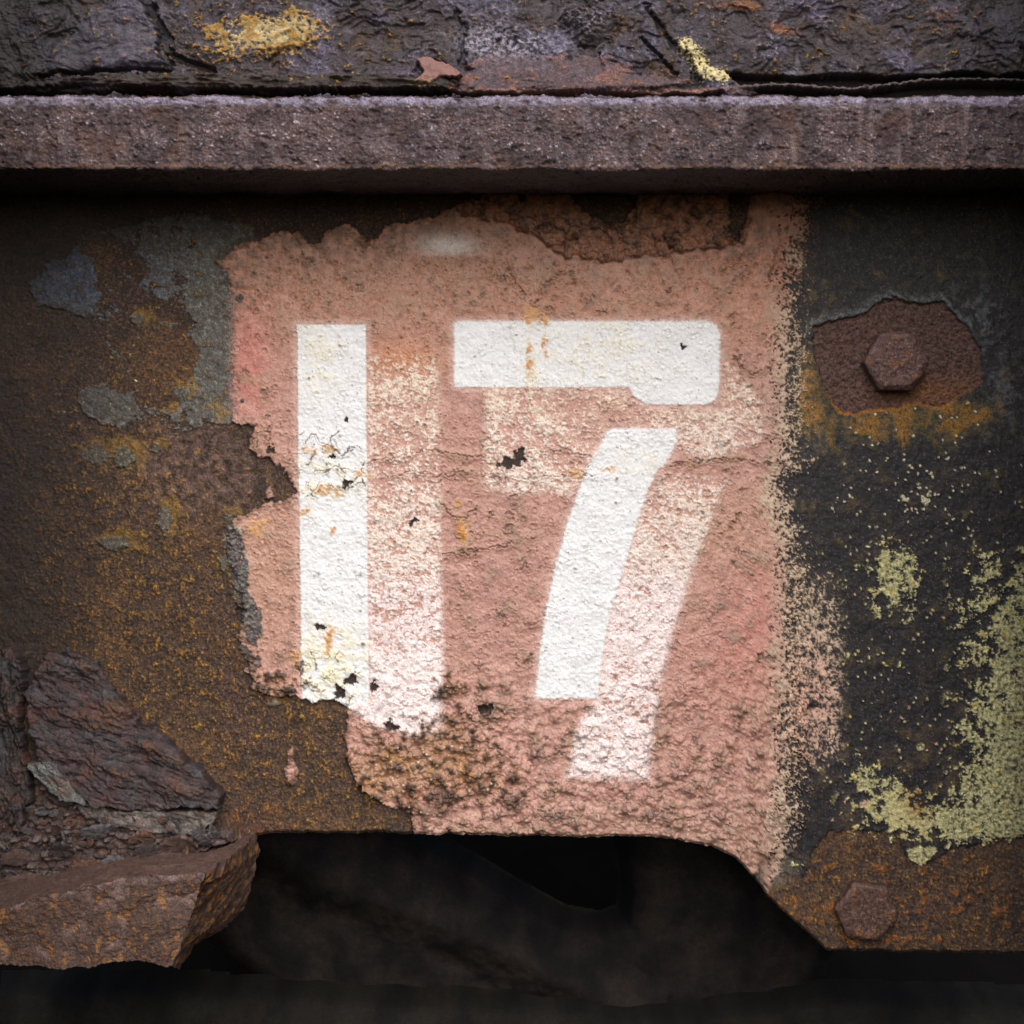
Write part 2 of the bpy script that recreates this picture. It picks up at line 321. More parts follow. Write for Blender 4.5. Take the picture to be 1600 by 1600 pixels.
low = np.clip(sm(960, 1180, Y + 60 * n120 - 30) + 0.7 * blob(X, Y, 720, 1110, 110, 70) + 0.4 * blob(X, Y, 1100, 1070, 60, 60), 0, 1.2)
bub = np.maximum(0, n16 + 0.1) * 1.0
lz1, lz2, lzi = worley(X + 9 * wc + 5 * wa, Y + 9 * wd, 34, 73); lmp = sm(0.42, 0.05, lz1 + 0.12 * n6) * (lzi > 0.62) * sm(0.3, 0.8, low)
vary = sm(-0.35, 0.45, n40 + 0.6 * n120); ph += low * 9 * lmp * (0.6 + lzi + 0.5 * n6) * 0.6
ph += sm(0.62, 1.0, worm) * (0.2 + 1.4 * sm(520, 700, Y) * sm(1262, 1230, X)) * sm(-0.2, 0.35, n40 + n16) + low * (1.5 + 7.5 * vary) * bub + low * 9 * np.maximum(0, fbm(X, Y, 38, 4, 90, 0.55))
mix(pc, (124, 98, 84), low * sm(0.1, 0.55, fbm(X, Y, 30, 5, 96, 0.65)) * 0.75); mix(pc, (92, 76, 68), lmp * sm(0.0, 0.4, n6 + n16 + 0.2) * 0.8); mix(pc, (190, 156, 138), low * sm(0.1, 0.6, -fbm(X, Y, 22, 4, 87)) * 0.5); mix(pc, (60, 50, 48), sm(0.2, 0.0, np.abs(lz1 - 0.42)) * (lzi > 0.72) * low * sm(0.0, 0.4, wd + 0.5 * n6) * 0.6)
mix(pc, (86, 72, 64), low * sm(0.36, 0.6, fbm(X, Y, 13, 3, 99)) * 0.7)
# pocks: open rings in the skin
ring = sm(0.10, 0.0, np.abs(g1 - 0.25)) * (gid > 0.60); ph += 1.3 * ring - 0.9 * sm(0.2, 0.05, g1) * (gid > 0.6)
ring2 = sm(0.07, 0.0, np.abs(p1 - 0.26)) * (pid_ > 0.80); ph += 1.8 * ring2 - 1.0 * sm(0.2, 0.05, p1) * (pid_ > 0.8)
upz = sm(640, 470, Y)
mix(pc, (120, 92, 78), ring2 * sm(0.1, -0.4, n16) * (0.25 + 0.5 * upz)); mix(pc, (110, 84, 74), sm(0.24, 0.09, g1) * (gid > 0.80) * (0.25 + 0.75 * upz))
mix(pc, (104, 84, 78), sm(0.3, 0.12, p1) * (pid_ > 0.86) * (0.2 + 0.6 * upz * sm(-0.1, 0.3, n40 + 0.3 * sm(900, 1200, X))))
mix(pc, (118, 88, 72), sm(0.05, 0.42, n6 + 0.6 * n16 + 0.3 * n40) * sm(620, 420, Y) * 0.6); sp2 = sm(0.34, 0.5, n6 + 0.4 * n3); mix(pc, (84, 64, 56), sp2 * (0.25 + 0.5 * sm(600, 420, Y)) * sm(-0.1, 0.3, n40 + 0.15))
mix(pc, (128, 104, 88), sm(0.1, 0.5, n6 + 0.6 * n16) * (blob(X, Y, 1200, 640, 60, 90) + blob(X, Y, 1170, 610, 40, 40)) * 0.9)
# the cracked brown band under the flange
tb = sdf(X + 4 * wa, Y + 4 * wb, [(690, 280), (1240, 280), (1215, 350), (1160, 384), (1060, 396), (960, 408), (890, 404), (868, 394), (850, 378), (820, 362), (770, 345), (720, 338)])
pale = sm(0.05, 0.5, n40 + 0.5 * n120 + 0.2 * n16); mix(pc, (182, 146, 124), pale * 0.35)
mix(pc, (104, 84, 70), sm(0.22, 0.55, fbm(X, Y, 34, 5, 92, 0.65)) * 0.45)
tbm = sm(-1, 3, tb + 7 * n16) * sm(1185, 1150, X)
mix(pc, (140, 98, 76), tbm * 0.75); mix(pc, (74, 54, 45), tbm * sm(0.0, 0.45, n16 + 0.7 * n40) * 0.7); mix(pc, (150, 104, 78), tbm * sm(0.1, 0.5, -n16) * 0.5); t1, t2, ti = worley(X + 5 * wc, Y + 5 * wd, 21, 78); tcr = sm(0.11, 0.02, t2 - t1) * tbm * sm(-0.3, 0.2, n40 + 0.4 * n16); mix(pc, (40, 30, 27), tcr * 0.85); ph += tbm * (6 + 6 * n16 + 3 * n6 + 5 * (ti - 0.5)) - 6 * tcr
tl = sm(4, 0.5, np.abs(tb)) * sm(770, 860, X) * sm(1180, 1150, X); mix(pc, (112, 84, 72), tl * 0.7)
for sc5, thr, k5, sd5 in ((13, 0.90, 0.75, 75), (24, 0.90, 0.7, 76)):
    v1, v2, vi = worley(X + 6 * wc + 2 * n6, Y + 6 * wd, sc5, sd5); pz = sm(0.34, 0.16, v1 + 0.22 * n6) * sm(-0.25, 0.3, n40 + 0.5 * n120) * (vi > thr - 0.10 * np.clip(low + 0.5 * blob(X, Y, 1190, 680, 60, 160) + 0.4 * blob(X, Y, 1150, 1000, 60, 200), 0, 1)); mix(pc, (78, 66, 60), pz * sm(-0.3, 0.3, n3 + n6 + 0.3) * k5); ph += 2.6 * sm(0.42, 0.28, v1 + 0.15 * n6) * (vi > thr) * sm(-0.25, 0.3, n40 + 0.5 * n120) - 4 * pz
mix(pc, (120, 104, 92), sm(0.2, 0.55, n40 + 0.4 * n16 + 0.15 * n6) * sm(560, 900, Y) * 0.4)
# cream rim where the panel paint thins on the black
rimx = X - blk_edge
cr = sm(-46, -18, rimx + 12 * n40 + 6 * n6) * sm(420, 700, Y); mix(pc, (190, 172, 150), cr * 0.7 * sm(-0.5, 0.2, n16 + n6)); mix(pc, (188, 168, 148), sm(1185, 1235, X + 14 * n40 + 8 * n6) * sm(430, 520, Y) * 0.6); mix(pc, (150, 124, 106), sm(1240, 1305, Y + 16 * n40) * sm(-0.4, 0.4, n16 + n6) * 0.6)
mix(pc, (96, 72, 58), sm(70, 0, pk + 14 * n16) * sm(480, 410, Y) * 0.7 * sm(-0.4, 0.3, n16))
# white haze spot, top
hz = blob(X, Y, 700, 384, 44, 17) * sm(404, 398, Y + 0.02 * (X - 700)); mix(pc, (214, 206, 200), hz * sm(-0.5, 0.3, n6 + 0.6) * 0.85)

mix(pc, (112, 84, 66), sm(14, 1, pk) * (1 - rs) * (1 - soft) * sm(-0.35, 0.35, n16 + 0.6 * n6) * 0.6); ph += sm(12, 2, pk) * (1 - rs) * (3 * n16 + 2.5 * n6)
# cracks
cz = np.clip(blob(X, Y, 430, 710, 50, 70) * 1.4 + 1.3 * blob(X, Y, 520, 740, 70, 60) + 1.3 * blob(X, Y, 510, 1060, 70, 50) + 1.2 * tbm + blob(X, Y, 1190, 660, 60, 90) + 0.9 * blob(X, Y, 650, 1120, 80, 60) + 0.9 * blob(X, Y, 1190, 430, 70, 40) + 0.9 * blob(X, Y, 1160, 1300, 90, 30) + 0.6 * low - 0.25 + 0.5 * n40, 0, 1)
cl = sm(1.5, 0.3, crk) * sm(0.35, 0.7, cz) * sm(-0.25, 0.05, n16 + 0.5 * n40)
CR = [[(790, 395), (797, 425), (806, 445), (816, 458), (820, 474)], [(879, 424), (862, 436), (848, 452), (843, 468), (836, 473)], [(1210, 398), (1207, 420), (1200, 432)], [(1165, 398), (1150, 412), (1130, 424)],
      [(575, 722), (610, 718), (640, 712), (662, 702), (690, 706), (730, 716), (760, 712)], [(820, 704), (850, 708), (880, 702), (905, 712), (925, 716)], [(1040, 728), (1080, 720), (1140, 716), (1200, 726), (1240, 718)],
      [(684, 780), (700, 802), (718, 812), (730, 806), (745, 792)], [(690, 868), (740, 862), (800, 850)], [(476, 692), (488, 676), (500, 690), (512, 700), (535, 708), (566, 700)], [(515, 716), (520, 704), (516, 688), (528, 676)],
      [(492, 772), (510, 756), (524, 764), (541, 757), (560, 744)], [(758, 740), (790, 748), (850, 745), (930, 742)], [(600, 745), (640, 738), (680, 744), (740, 738)], [(1145, 560), (1170, 585), (1190, 580), (1205, 566)]]
ld = np.full(X.shape, 99, F)
for c in CR: ld = np.minimum(ld, line(X + 7 * wc + 3 * wa + 1.6 * n6, Y + 9 * wd + 3 * wb + 1.6 * n6, c))
hand = sm(1.9, 0.5, ld) * sm(-0.7, -0.3, n16); cl = np.maximum(cl, hand)
lift = sm(9, 1.5, ld) * 2.0 + sm(7, 1.5, crk) * 1.6 * sm(0.2, 0.7, cz)
ph += lift - 3.5 * cl
mix(pc, (92, 70, 60), cl * 0.85)
mix(pc, (150, 118, 98), sm(10, 1, ld) * sm(-0.2, 0.4, n6) * 0.4)
# ---- older, worn digits under the fresh ones
g1p = [(572, 556), (684, 556), (688, 700), (690, 900), (694, 1050), (690, 1150), (640, 1152), (600, 1138), (560, 1120), (545, 1100), (575, 1080)]
ga = sdf(X + 3 * wc, Y + 3 * wd, g1p)
g7a = sdf(X + 3 * wc, Y + 3 * wd, [(758, 608), (985, 608), (1010, 636), (1128, 640), (1135, 560), (1200, 640), (1190, 690), (1100, 722), (1060, 700), (950, 690), (905, 760), (890, 776), (755, 768)])
g7b = sdf(X + 3 * wc, Y + 3 * wd, [(1040, 742), (1135, 750), (1108, 820), (1082, 890), (1052, 980), (1032, 1060), (1020, 1130), (1012, 1216), (886, 1214), (905, 1130), (932, 1092), (950, 960), (985, 850), (1003, 790)])
sp = 0.5 * n6 + 0.40 * fbm(X, Y, 12, 3, 110, 0.6) + 0.3 * n3 + 0.16 * (worm - 0.4) + 0.28 * n40
dens1 = np.interp(Y, [540, 600, 660, 720, 800, 900, 1000, 1060, 1140], [-0.25, 0.22, 0.02, -0.04, 0.16, 0.22, 0.25, 0.5, 0.8]).astype(F)
w1 = sm(-0.02, 0.22, sp + dens1 + 0.0) * sm(-7, 9, ga + 5 * n6)
dens7 = 0.02 + 0.16 * blob(X, Y, 790, 640, 60, 60) + 0.22 * blob(X, Y, 830, 755, 60, 30) + 0.2 * blob(X, Y, 1110, 660, 60, 60) - 0.25 * blob(X, Y, 950, 655, 45, 30) - 0.1 * blob(X, Y, 880, 700, 90, 14)
w7a = sm(-0.02, 0.24, sp + dens7 + 0.0) * sm(-8, 12, g7a + 5 * n6)
dens7b = np.interp(Y, [740, 800, 900, 1000, 1080, 1150, 1200], [0.05, 0.1, 0.3, 0.42, 0.2, 0.35, 0.4]).astype(F)
w7b = sm(-0.04, 0.22, sp + dens7b + 0.02 + 0.25 * sm(12, 4, np.abs(g7b - 10))*sm(880,960,Y)*sm(1080,1000,Y)) * sm(-9, 9, g7b + 5 * n6)
ghost = np.maximum(np.maximum(w1, w7a), w7b); gz_ = np.maximum(np.maximum(sm(-6, 10, ga) * sm(560, 620, Y), sm(-6, 12, g7a)), sm(-6, 10, g7b))
gw = sm(0.30, 0.0, np.abs(noise(X + 4 * wc, Y + 4 * wd, 5.5, 118))) * sm(-0.2, 0.3, n6 + 0.4 * n16 + 0.15); ghost = ghost * (1 - 0.5 * gw * (1 - 0.6 * sm(0.3, 0.8, n40 + dens1 * 0)))
gc = np.empty_like(col); gc[:] = lin(222, 212, 204); mix(gc, (220, 204, 180), sm(700, 620, Y) * 0.5); mix(gc, (232, 222, 226), sm(850, 950, Y) * 0.8)
mix(pc, (208, 174, 158), gz_ * 0.45 * sm(-0.5, 0.4, n16 + n40))
mix(pc, (190, 130, 92), blob(X, Y, 628, 562, 60, 30) * 0.7)
mix(pc, gc, ghost * 0.92); ph += 0.9 * ghost
gz = ((ga > -2) | (g7b > -2) | (g7a > -2)); ph += gz * 0.8 * worm * 0.6
mix(pc, (150, 112, 96), sm(0.75, 0.95, worm) * gz * (1 - ghost) * 0.35)
# dirt pits in the speckled paint
mix(pc, (82, 66, 60), sm(0.17, 0.08, g1) * (gid > 0.93) * sm(480, 560, Y) * 0.85)
# ---- fresh white numerals
one = sdf(X + 0.9 * n6 + 0.6 * wa, Y + 0.9 * n6, [(465, 508), (572, 508), (573, 700), (576, 1000), (577, 1092), (560, 1098), (546, 1106), (520, 1130), (472, 1130), (470, 900), (466, 700)])
bar = sdf(X, Y, [(710, 507), (716, 503), (1104, 503), (1118, 509), (1124, 522), (1123, 610), (1117, 626), (1104, 633), (1010, 633), (990, 620), (982, 606), (710, 606)])
stem = sdf(X, Y, [(948, 676), (958, 670), (1056, 670), (1057, 690), (1046, 716), (1026, 738), (1014, 762), (1003, 792), (986, 850), (970, 902), (952, 960), (942, 1020), (934, 1091), (836, 1091), (842, 1030), (852, 960), (868, 882), (888, 812), (914, 738)])
ed = 0.9 * n6 + 0.8 * n3
wone = sm(-1.2, 1.2, one + ed * 0.6)
wsev = np.maximum(sm(-4, 2.2, bar + 1.5 * ed) * np.where(Y > 600, sm(-1.2, 1.5, bar + ed), 1), sm(-2.6, 2.4, stem + 1.8 * ed))
wt = np.maximum(wone, wsev)
wcol = np.empty_like(col); wcol[:] = lin(221, 224, 229)
mix(wcol, (214, 214, 214), sm(0.1, 0.6, n16) * 0.5)
yel = 0.9 * blob(X, Y, 512, 1040, 70, 60) + 0.7 * blob(X, Y, 505, 750, 60, 30) + 0.5 * blob(X, Y, 500, 560, 30, 60) + 0.5 * blob(X, Y, 830, 590, 14, 40) + 0.4 * blob(X, Y, 1010, 720, 50, 20) + 0.35 * blob(X, Y, 940, 540, 90, 60)
mix(wcol, (228, 218, 176), np.clip(yel, 0, 1) * sm(-0.5, 0.4, n16 + n40) * 0.8)
mix(wcol, (176, 170, 164), ring * 0.35 * sm(0, -0.4, n40) + ring2 * 0.5 * sm(0.2, -0.3, n16)); mix(wcol, (120, 112, 104), sm(0.16, 0.08, g1) * (gid > 0.9) * 0.8)
mix(wcol, (196, 186, 168), sm(0.9, 1.02, worm) * 0.35)
mix(wcol, (196, 186, 160), (blob(X, Y, 1070, 760, 60, 30) + blob(X, Y, 540, 1080, 40, 20)) * sm(0, 0.3, n6) * 0.7)
hair = sm(1.1, 0.3, (g2 - g1) * 9.5) * sm(0.1, 0.5, n40 + 0.2 + 0.5 * blob(X, Y, 950, 550, 160, 50)) * 0.35; mix(wcol, (150, 140, 126), hair)
mix(wcol, (84, 68, 58), cl * 0.95)
mix(pc, wcol, wt); ph = ph * (1 - 0.45 * wt) + 2.4 * wt + 0.25 * wt * n6
# fine overspray round the numerals
mix(pc, (224, 200, 194), (1 - wt) * sm(-14, -2, np.maximum(np.maximum(bar, one), stem)) * 0.25)
# rust weeps
weep = 0
for (cx, cy, rx, ry) in ((830, 496, 10, 16), (826, 560, 5, 40), (848, 500, 8, 14), (852, 545, 4, 22), (724, 832, 8, 24), (716, 790, 6, 10), (402, 824, 13, 16), (520, 832, 5, 7), (513, 1000, 8, 24), (520, 985, 6, 10), (462, 1030, 8, 14), (515, 768, 26, 7), (476, 800, 10, 8), (566, 742, 16, 5), (900, 740, 8, 12), (578, 1222, 22, 14), (640, 1190, 20, 14), (720, 1185, 12, 20), (950, 735, 12, 5), (500, 705, 25, 5)):
    weep = np.maximum(weep, blob(X + 9 * wc + 3 * n6, Y + 12 * wd + 6 * n6, cx, cy, rx * 1.25, ry * 1.1))
wm = sm(0.1, 0.85, weep * (0.8 + 0.8 * n16 + 0.5 * n6))
mix(pc, (206, 166, 100), wm * 0.6); mix(pc, (176, 112, 44), sm(0.5, 1.0, weep * (0.9 + 0.7 * n6 + 0.5 * n16)) * 0.75)
# brown crust round the lower left of the panel
crust = 1.2 * blob(X, Y, 600, 1215, 80, 55) + 0.7 * blob(X, Y, 760, 1230, 70, 40) + 0.9 * blob(X, Y, 700, 1160, 55, 45) + 0.6 * blob(X, Y, 700, 1075, 30, 30) + 0.6 * blob(X, Y, 440, 1070, 50, 25)
cm = sm(0.3, 0.8, crust + 0.5 * n16 + 0.3 * n6); mix(pc, (158, 122, 94), cm * 0.75); mix(pc, (166, 120, 52), cm * sm(0.15, 0.45, n40 + 0.5 * n6) * 0.7); mix(pc, (92, 70, 58), cm * sm(-0.05, 0.35, n16 + 0.5 * n40) * 0.8); mix(pc, (46, 38, 37), cm * sm(0.2, 0.5, n16 + 0.4 * n6) * 0.8); ph += cm * (5 + 6 * n16 + 4 * n40 + 2.5 * n6)
mix(pc, (230, 205, 190), sm(0.2, 0.1, g1) * (gid > 0.7) * cm * 0.7)
# blisters standing proud
for (cx, cy, r) in ((1072, 1075, 14), (1062, 1090, 12), (1150, 1112, 13), (760, 1108, 22), (1068, 1210, 15), (695, 1080, 22), (1270, 1096, 17), (1125, 1215, 12), (955, 1220, 14), (800, 1250, 26), (870, 1275, 22), (1020, 1270, 20), (690, 1240, 24), (835, 968, 14), (1105, 1000, 8), (1180, 1170, 8), (590, 810, 6), (610, 930, 6), (560, 895, 7), (1130, 690, 10)):
    b = blob(X + 2 * n6, Y + 2 * n6, cx, cy, r, r * 0.8); rr = b - 0.55
    ph += 7 * b * (0.7 + 0.6 * n6) * min(1, r / 14); mix(pc, (98, 78, 70), sm(0.2, 0.0, np.abs(rr)) * sm(-0.3, 0.3, n6 + 0.3 * n16) * 0.6)
    if r > 16: mix(pc, (60, 52, 50), sm(0.5, 0.9, b + 0.3 * n6) * 0.5)
# speckled overspray on the black side
ov = sm(1212, 1236, X) * sm(1330, 1296, X + 8 * n40) * sm(330, 420, Y) * sm(1330, 1270, Y)
ovd = np.interp(Y, [330, 420, 520, 600, 700, 760, 860, 960, 1100, 1170, 1230, 1300], [-.2, -.08, -.25, -.2, -.12, -.3, -.2, .12, .2, .05, -.3, -.3]).astype(F)
ovm = sm(0.0, 0.18, 0.7 * n6 + 0.4 * n3 + 0.4 * n16 + ovd - (0.006 + 0.012 * sm(900, 800, Y)) * np.maximum(0, rimx + 10)) * ov
opc = np.empty_like(col); opc[:] = lin(190, 172, 148); mix(opc, (206, 160, 146), blob(X, Y, 1270, 1100, 50, 110) * 0.8)
# compose the panel over what is under it
dk = sm(6, 1, np.abs(pk)) * (pk < 0) * (1 - soft)
mix(col, (40, 30, 28), dk * 0.6); 
m = pinkm; mix(col, pc, m); h = h * (1 - 0.7 * m) + ph * m + sm(7, 0, np.abs(pk - 3)) * m * (1 - soft) * 1.5 * (0.5 + n16)
rgh = rgh * (1 - m) + (0.52 + 0.05 * n16 - 0.06 * low) * m
ovf = ovm * (1 - m * sm(1244, 1214, X + 8 * n6 + 12 * n16)); hzm = np.clip(ov * sm(0.35, -0.25, 0.006 * rimx - ovd * 0.8 - 0.25 * n40), 0, 1) * (1 - m * sm(1244, 1214, X)); mix(col, opc * 0.62, hzm * 0.42 * sm(-0.5, 0.3, n16 + n6)); mix(col, opc, ovf * (0.55 + 0.45 * sm(-0.3, 0.3, n16))); h += 0.9 * ovf
cls[m > 0.5] = 1
cls[(m > 0.5) & (ga > 0)] = 4; cls[(m > 0.5) & ((g7a > 0) | (g7b > 0))] = 5
cls[(m > 0.5) & (wone > 0.5)] = 2; cls[(m > 0.5) & (wsev > 0.5)] = 3
cls[(ovm > 0.5) & (X > 1225) & (cls == 6)] = 1
mix(col, (44, 34, 34), gap * 0.8)
# dark losses with rough relief
for (cx, cy, r) in ((375, 467, 8), (378, 626, 4), (1270, 1100, 9)):
    b = sm(0.4, 0.6, blob(XS, YS, cx, cy, r, r)); mix(col, (40, 34, 34), b * 0.9); h += 3 * b * n6

# ---- lichen
lz = np.clip(1.25 * blob(X, Y, 1396, 900, 34, 50) + sm(1515, 1640, X + 0.26 * (Y - 1040)) * sm(820, 900, Y) * sm(1320, 1290, Y) * 0.95 + 0.55 * sm(1440, 1560, X) * sm(830, 900, Y) * sm(1330, 1290, Y) + 1.1 * blob(X, Y, 1395, 1262, 62, 42) + 0.7 * blob(X, Y, 1355, 1215, 24, 22) + 1.3 * sm(0, 8, sdf(X, Y, [(1408, 1325), (1468, 1318), (1470, 1332), (1440, 1356), (1420, 1344)])) + 0.8 * blob(X, Y, 1500, 1290, 60, 30) + 0.5 * blob(X, Y, 1190, 1338, 40, 10) + 0.5 * blob(X, Y, 1250, 1352, 18, 8), 0, 1.3)
lf = 0.6 * fbm(X, Y, 34, 5, 130, 0.7) + 0.45 * n16 + 0.28 * n6 + 0.1 * n3
lm = sm(0.30, 0.42, lz * 0.56 + lf) * sm(0.04, 0.25, lz)
far = np.clip(0.9 * blob(X, Y, 1430, 760, 110, 110) + 0.8 * blob(X, Y, 1440, 980, 150, 160) + 0.3 * blob(X, Y, 1330, 950, 60, 120) + 0.6 * blob(X, Y, 1380, 1180, 140, 90), 0, 1) * bm
l1, l2, lid = worley(X + 4 * wc, Y + 4 * wd, 8.5, 140)
clump = sm(-0.25, 0.35, n40 + 0.5 * n120); fl = sm(0.32, 0.2, l1 + 0.1 * n3) * (lid > 1 - 0.22 * far * clump) + sm(0.24, 0.14, g1) * (gid > 1 - 0.18 * far)
q1, q2, qid = worley(X + 5 * wc, Y + 5 * wd, 26, 144)
fl = np.maximum(fl, sm(0.26, 0.18, q1 + 0.15 * n6) * (qid > 1 - 0.10 * far * clump))
lall = np.clip(np.maximum(lm, fl * (1 - inb)), 0, 1) * sm(1180, 1250, X) * sm(0.6, 0.2, m)
lc = np.empty_like(col); lc[:] = lin(168, 166, 122); mix(lc, (208, 202, 158), sm(-0.1, 0.35, n6 + n3 * 0.4)); mix(lc, (74, 72, 56), sm(0.12, 0.34, -n6 - 0.35 * n16) * 0.85)
mix(lc, (196, 170, 60), sm(0.3, 0.6, n16) * 0.5); mix(lc, (190, 150, 136), fl * (lid > 0.96) * 0.8); mix(lc, (220, 214, 196), fl * sm(900, 760, Y) * 0.6); crkl = sm(0.12, 0.03, g2 - g1); mix(lc, (44, 42, 38), crkl * 0.55); mix(lc, (214, 204, 150), blob(X, Y, 1420, 1270, 50, 50) * 0.5); mix(lc, (150, 106, 40), blob(X, Y, 1432, 1250, 20, 30) * 0.8)
mix(col, lc, lall * 0.95); h += lall * (2.6 + 2.0 * n6 + 1.0 * n3); rgh = rgh + lall * 0.2
cls[(lall > 0.5) & (lz > 0.35)] = 7
rgh = rgh + low * 0

stp = sdf(X + 7 * wc, Y + 7 * wd, [(350, 826), (374, 824), (388, 872), (392, 930), (408, 950), (412, 985), (402, 1010), (388, 1005), (376, 965), (366, 915), (354, 870)])
stm = sm(-1, 1.5, stp) * sm(-0.45, -0.1, n6 + 0.5 * n16 + 0.25); mix(col, (52, 54, 60), stm * 0.92); mix(col, (128, 124, 112), stm * sm(0.05, 0.4, n6 + 0.5 * n16) * 0.7); mix(col, (176, 166, 144), sm(3, 0.5, np.abs(stp)) * sm(0, 0.3, n16) * 0.5); h += 2.2 * stm
for (cx, cy, rx, ry) in ((396, 1035, 12, 16), (410, 1075, 14, 8), (376, 945, 8, 12), (452, 1078, 16, 8), (470, 1040, 6, 12)):
    b = sm(0.35, 0.55, blob(X + 8 * wc, Y + 8 * wd, cx, cy, rx, ry) + 0.4 * n6); mix(col, (92, 78, 66), b * 0.8); mix(col, (40, 34, 34), b * sm(0.0, 0.3, n6) * 0.8); h += b * (3 + 4 * n6)
# ---- border fall-off and flange shade put into the colour; left also darker rust
edge_shade = np.clip(sm(260, 10, X + 60 * n120 + 24 * n40 + 10 * n16) * 0.95 + sm(470, 330, Y + 0.10 * X + 40 * n40 + 12 * n16) * 0.95 + sm(1530, 1620, X + 30 * n40) * 0.6, 0, 1) * (1 - 0.9 * m)
mix(col, (24, 20, 21), edge_shade * 0.78)
col *= (1 + (ri - 0.5) * np.interp(m, [0, 1], [0.34, 0.16]))[..., None]
# lower edge of the plate is nibbled and rounded over
eb = (yb[None, :] - Y); h -= 7 * sm(7, 0, eb) ** 2
mix(col, (70, 52, 40), sm(7, 1, eb) * 0.5 * (X < 1200) * sm(-0.4, 0.4, n6))

V = world(X, Y, -h)
plate = empty('side_plate', (0, 0.006, (800 - 1302) * S)); tag(plate, 'rusted steel side plate stencilled with a white 17 on a salmon panel', 'steel plate')
Voff = V - np.array([0, 0.006, (800 - 1302) * S], F)
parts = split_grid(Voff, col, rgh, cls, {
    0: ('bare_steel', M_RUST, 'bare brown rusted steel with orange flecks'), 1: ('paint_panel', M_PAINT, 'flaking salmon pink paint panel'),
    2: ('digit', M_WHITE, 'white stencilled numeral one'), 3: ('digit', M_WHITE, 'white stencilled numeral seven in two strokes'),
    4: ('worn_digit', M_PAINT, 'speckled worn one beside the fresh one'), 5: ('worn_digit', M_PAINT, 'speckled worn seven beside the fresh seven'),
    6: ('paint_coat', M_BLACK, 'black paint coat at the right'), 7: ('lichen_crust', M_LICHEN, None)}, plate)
if 7 in parts: parts[7]['kind'] = 'stuff'
# thickness of the plate: its lower edge turned back
nb = len(xs); eb_f = Voff[-1]; back = eb_f.copy(); back[:, 1] += 0.012
cc = np.repeat(col[-1][None], 2, 0) * 0.8
link_mesh('plate_edge', np.stack([eb_f, back]), grid_quads(2, nb), M_RUST, plate, cc, np.full((2, nb), 0.8, F))

# ---- bolts
def hex_bolt(cx, cy, R, height, rot, seed, base_h, tones, label, light=0.0):
    ro = np.concatenate([np.linspace(0, 0.80, 34), np.linspace(0.82, 1.0, 10), np.full(22, 1.0), np.linspace(1.02, 1.22, 6)]).astype(F)
    zo = np.concatenate([np.full(34, 1.0) + 0.03 * (1 - np.linspace(0, 1, 34) ** 2), 1 - 0.24 * np.linspace(0.05, 1, 10) ** 1.6, np.linspace(0.74, -0.12, 22), np.full(6, -0.25)]).astype(F)
    th = np.linspace(0, 2 * np.pi, 241).astype(F)[None, :]
    a = (th + rot) % (np.pi / 3) - np.pi / 6
    hexr = 0.866 / np.cos(a); hexr = np.minimum(hexr, 0.985)
    ro_ = ro[:, None]; chamf = sm(0.7, 0.98, ro_)
    rad = R * ro_ * (hexr * (0.75 + 0.25 * 1) * 1.0)
    x = cx + rad * np.cos(th); y = cy - rad * np.sin(th)
    n = fbm(x + seed * 91, y + seed * 37, 22, 4, 150 + seed); nf = fbm(x * 1.0 + zo[:, None] * 9, y, 5, 3, 160 + seed, 0.6)
    zz = height * np.broadcast_to(zo[:, None], x.shape) + 2.2 * n + 1.3 * nf - 2.5 * np.maximum(0, hexr / 0.985 - 0.93) * 12 * sm(0.75, 1, ro_) * (ro_ < 1.01)
    x = x + 1.6 * n * sm(0.5, 1, ro_) + 0.8 * nf; y = y + 1.6 * nf * sm(0.5, 1, ro_)
    c = np.empty(x.shape + (3,), F); c[:] = lin(*tones[0]); mix(c, tones[1], sm(-0.1, 0.4, nf + 0.4 * n)); mix(c, tones[2], sm(0.15, 0.5, -nf + 0.3 * n) * 0.7)
    mix(c, (150, 96, 40), sm(0.2, 0.5, n + 0.5 * nf) * tones[3]); mix(c, tones[2], sm(0.08, 0.0, np.abs(ro_ - 0.92)) * 0.5 * sm(-0.3, 0.3, y * 0 + nf + 0.2))
    Vb = world(x, y, -(zz + base_h)) - np.array([cx * S - 800 * S, -base_h * S, (800 - cy) * S], F)
    o = link_mesh('bolt', Vb, grid_quads(*x.shape), M_RUST, plate, c, np.full(x.shape, 0.7, F))
    o.location = (np.array([(cx - 800) * S, -base_h * S, (800 - cy) * S]) - np.array([0, 0.006, (800 - 1302) * S])).tolist(); o['label'] = label
hex_bolt(1395, 567, 51, 36, 0.0, 0, 0, ((92, 68, 64), (62, 44, 42), (126, 104, 106), 0.35), 'upper hexagonal bolt head in a bare rusty patch')
hex_bolt(1350, 1420, 50, 28, 0.12, 1, 0, ((82, 57, 46), (54, 37, 31), (112, 92, 94), 0.6), 'lower hexagonal bolt head on the orange rust')

# ================================================================ 2. THE UPPER BEAM: flange and flaking web
DF = 225.0                                     # how far the flange stands out
kf = (L - DF) / L
zt, zb = 800 - 650 * kf, 800 - 535 * kf        # real top and bottom of the flange edge, in plate pixels
beam = empty('beam', (0, -DF * S, (800 - zb) * S)); tag(beam, 'heavy rusted beam with purple brown flange above the numbered panel', 'steel beam')
BO = np.array([0, -DF * S, (800 - zb) * S], F)
xf = np.arange(40, 1560 + 1.6, 1.45, dtype=F)
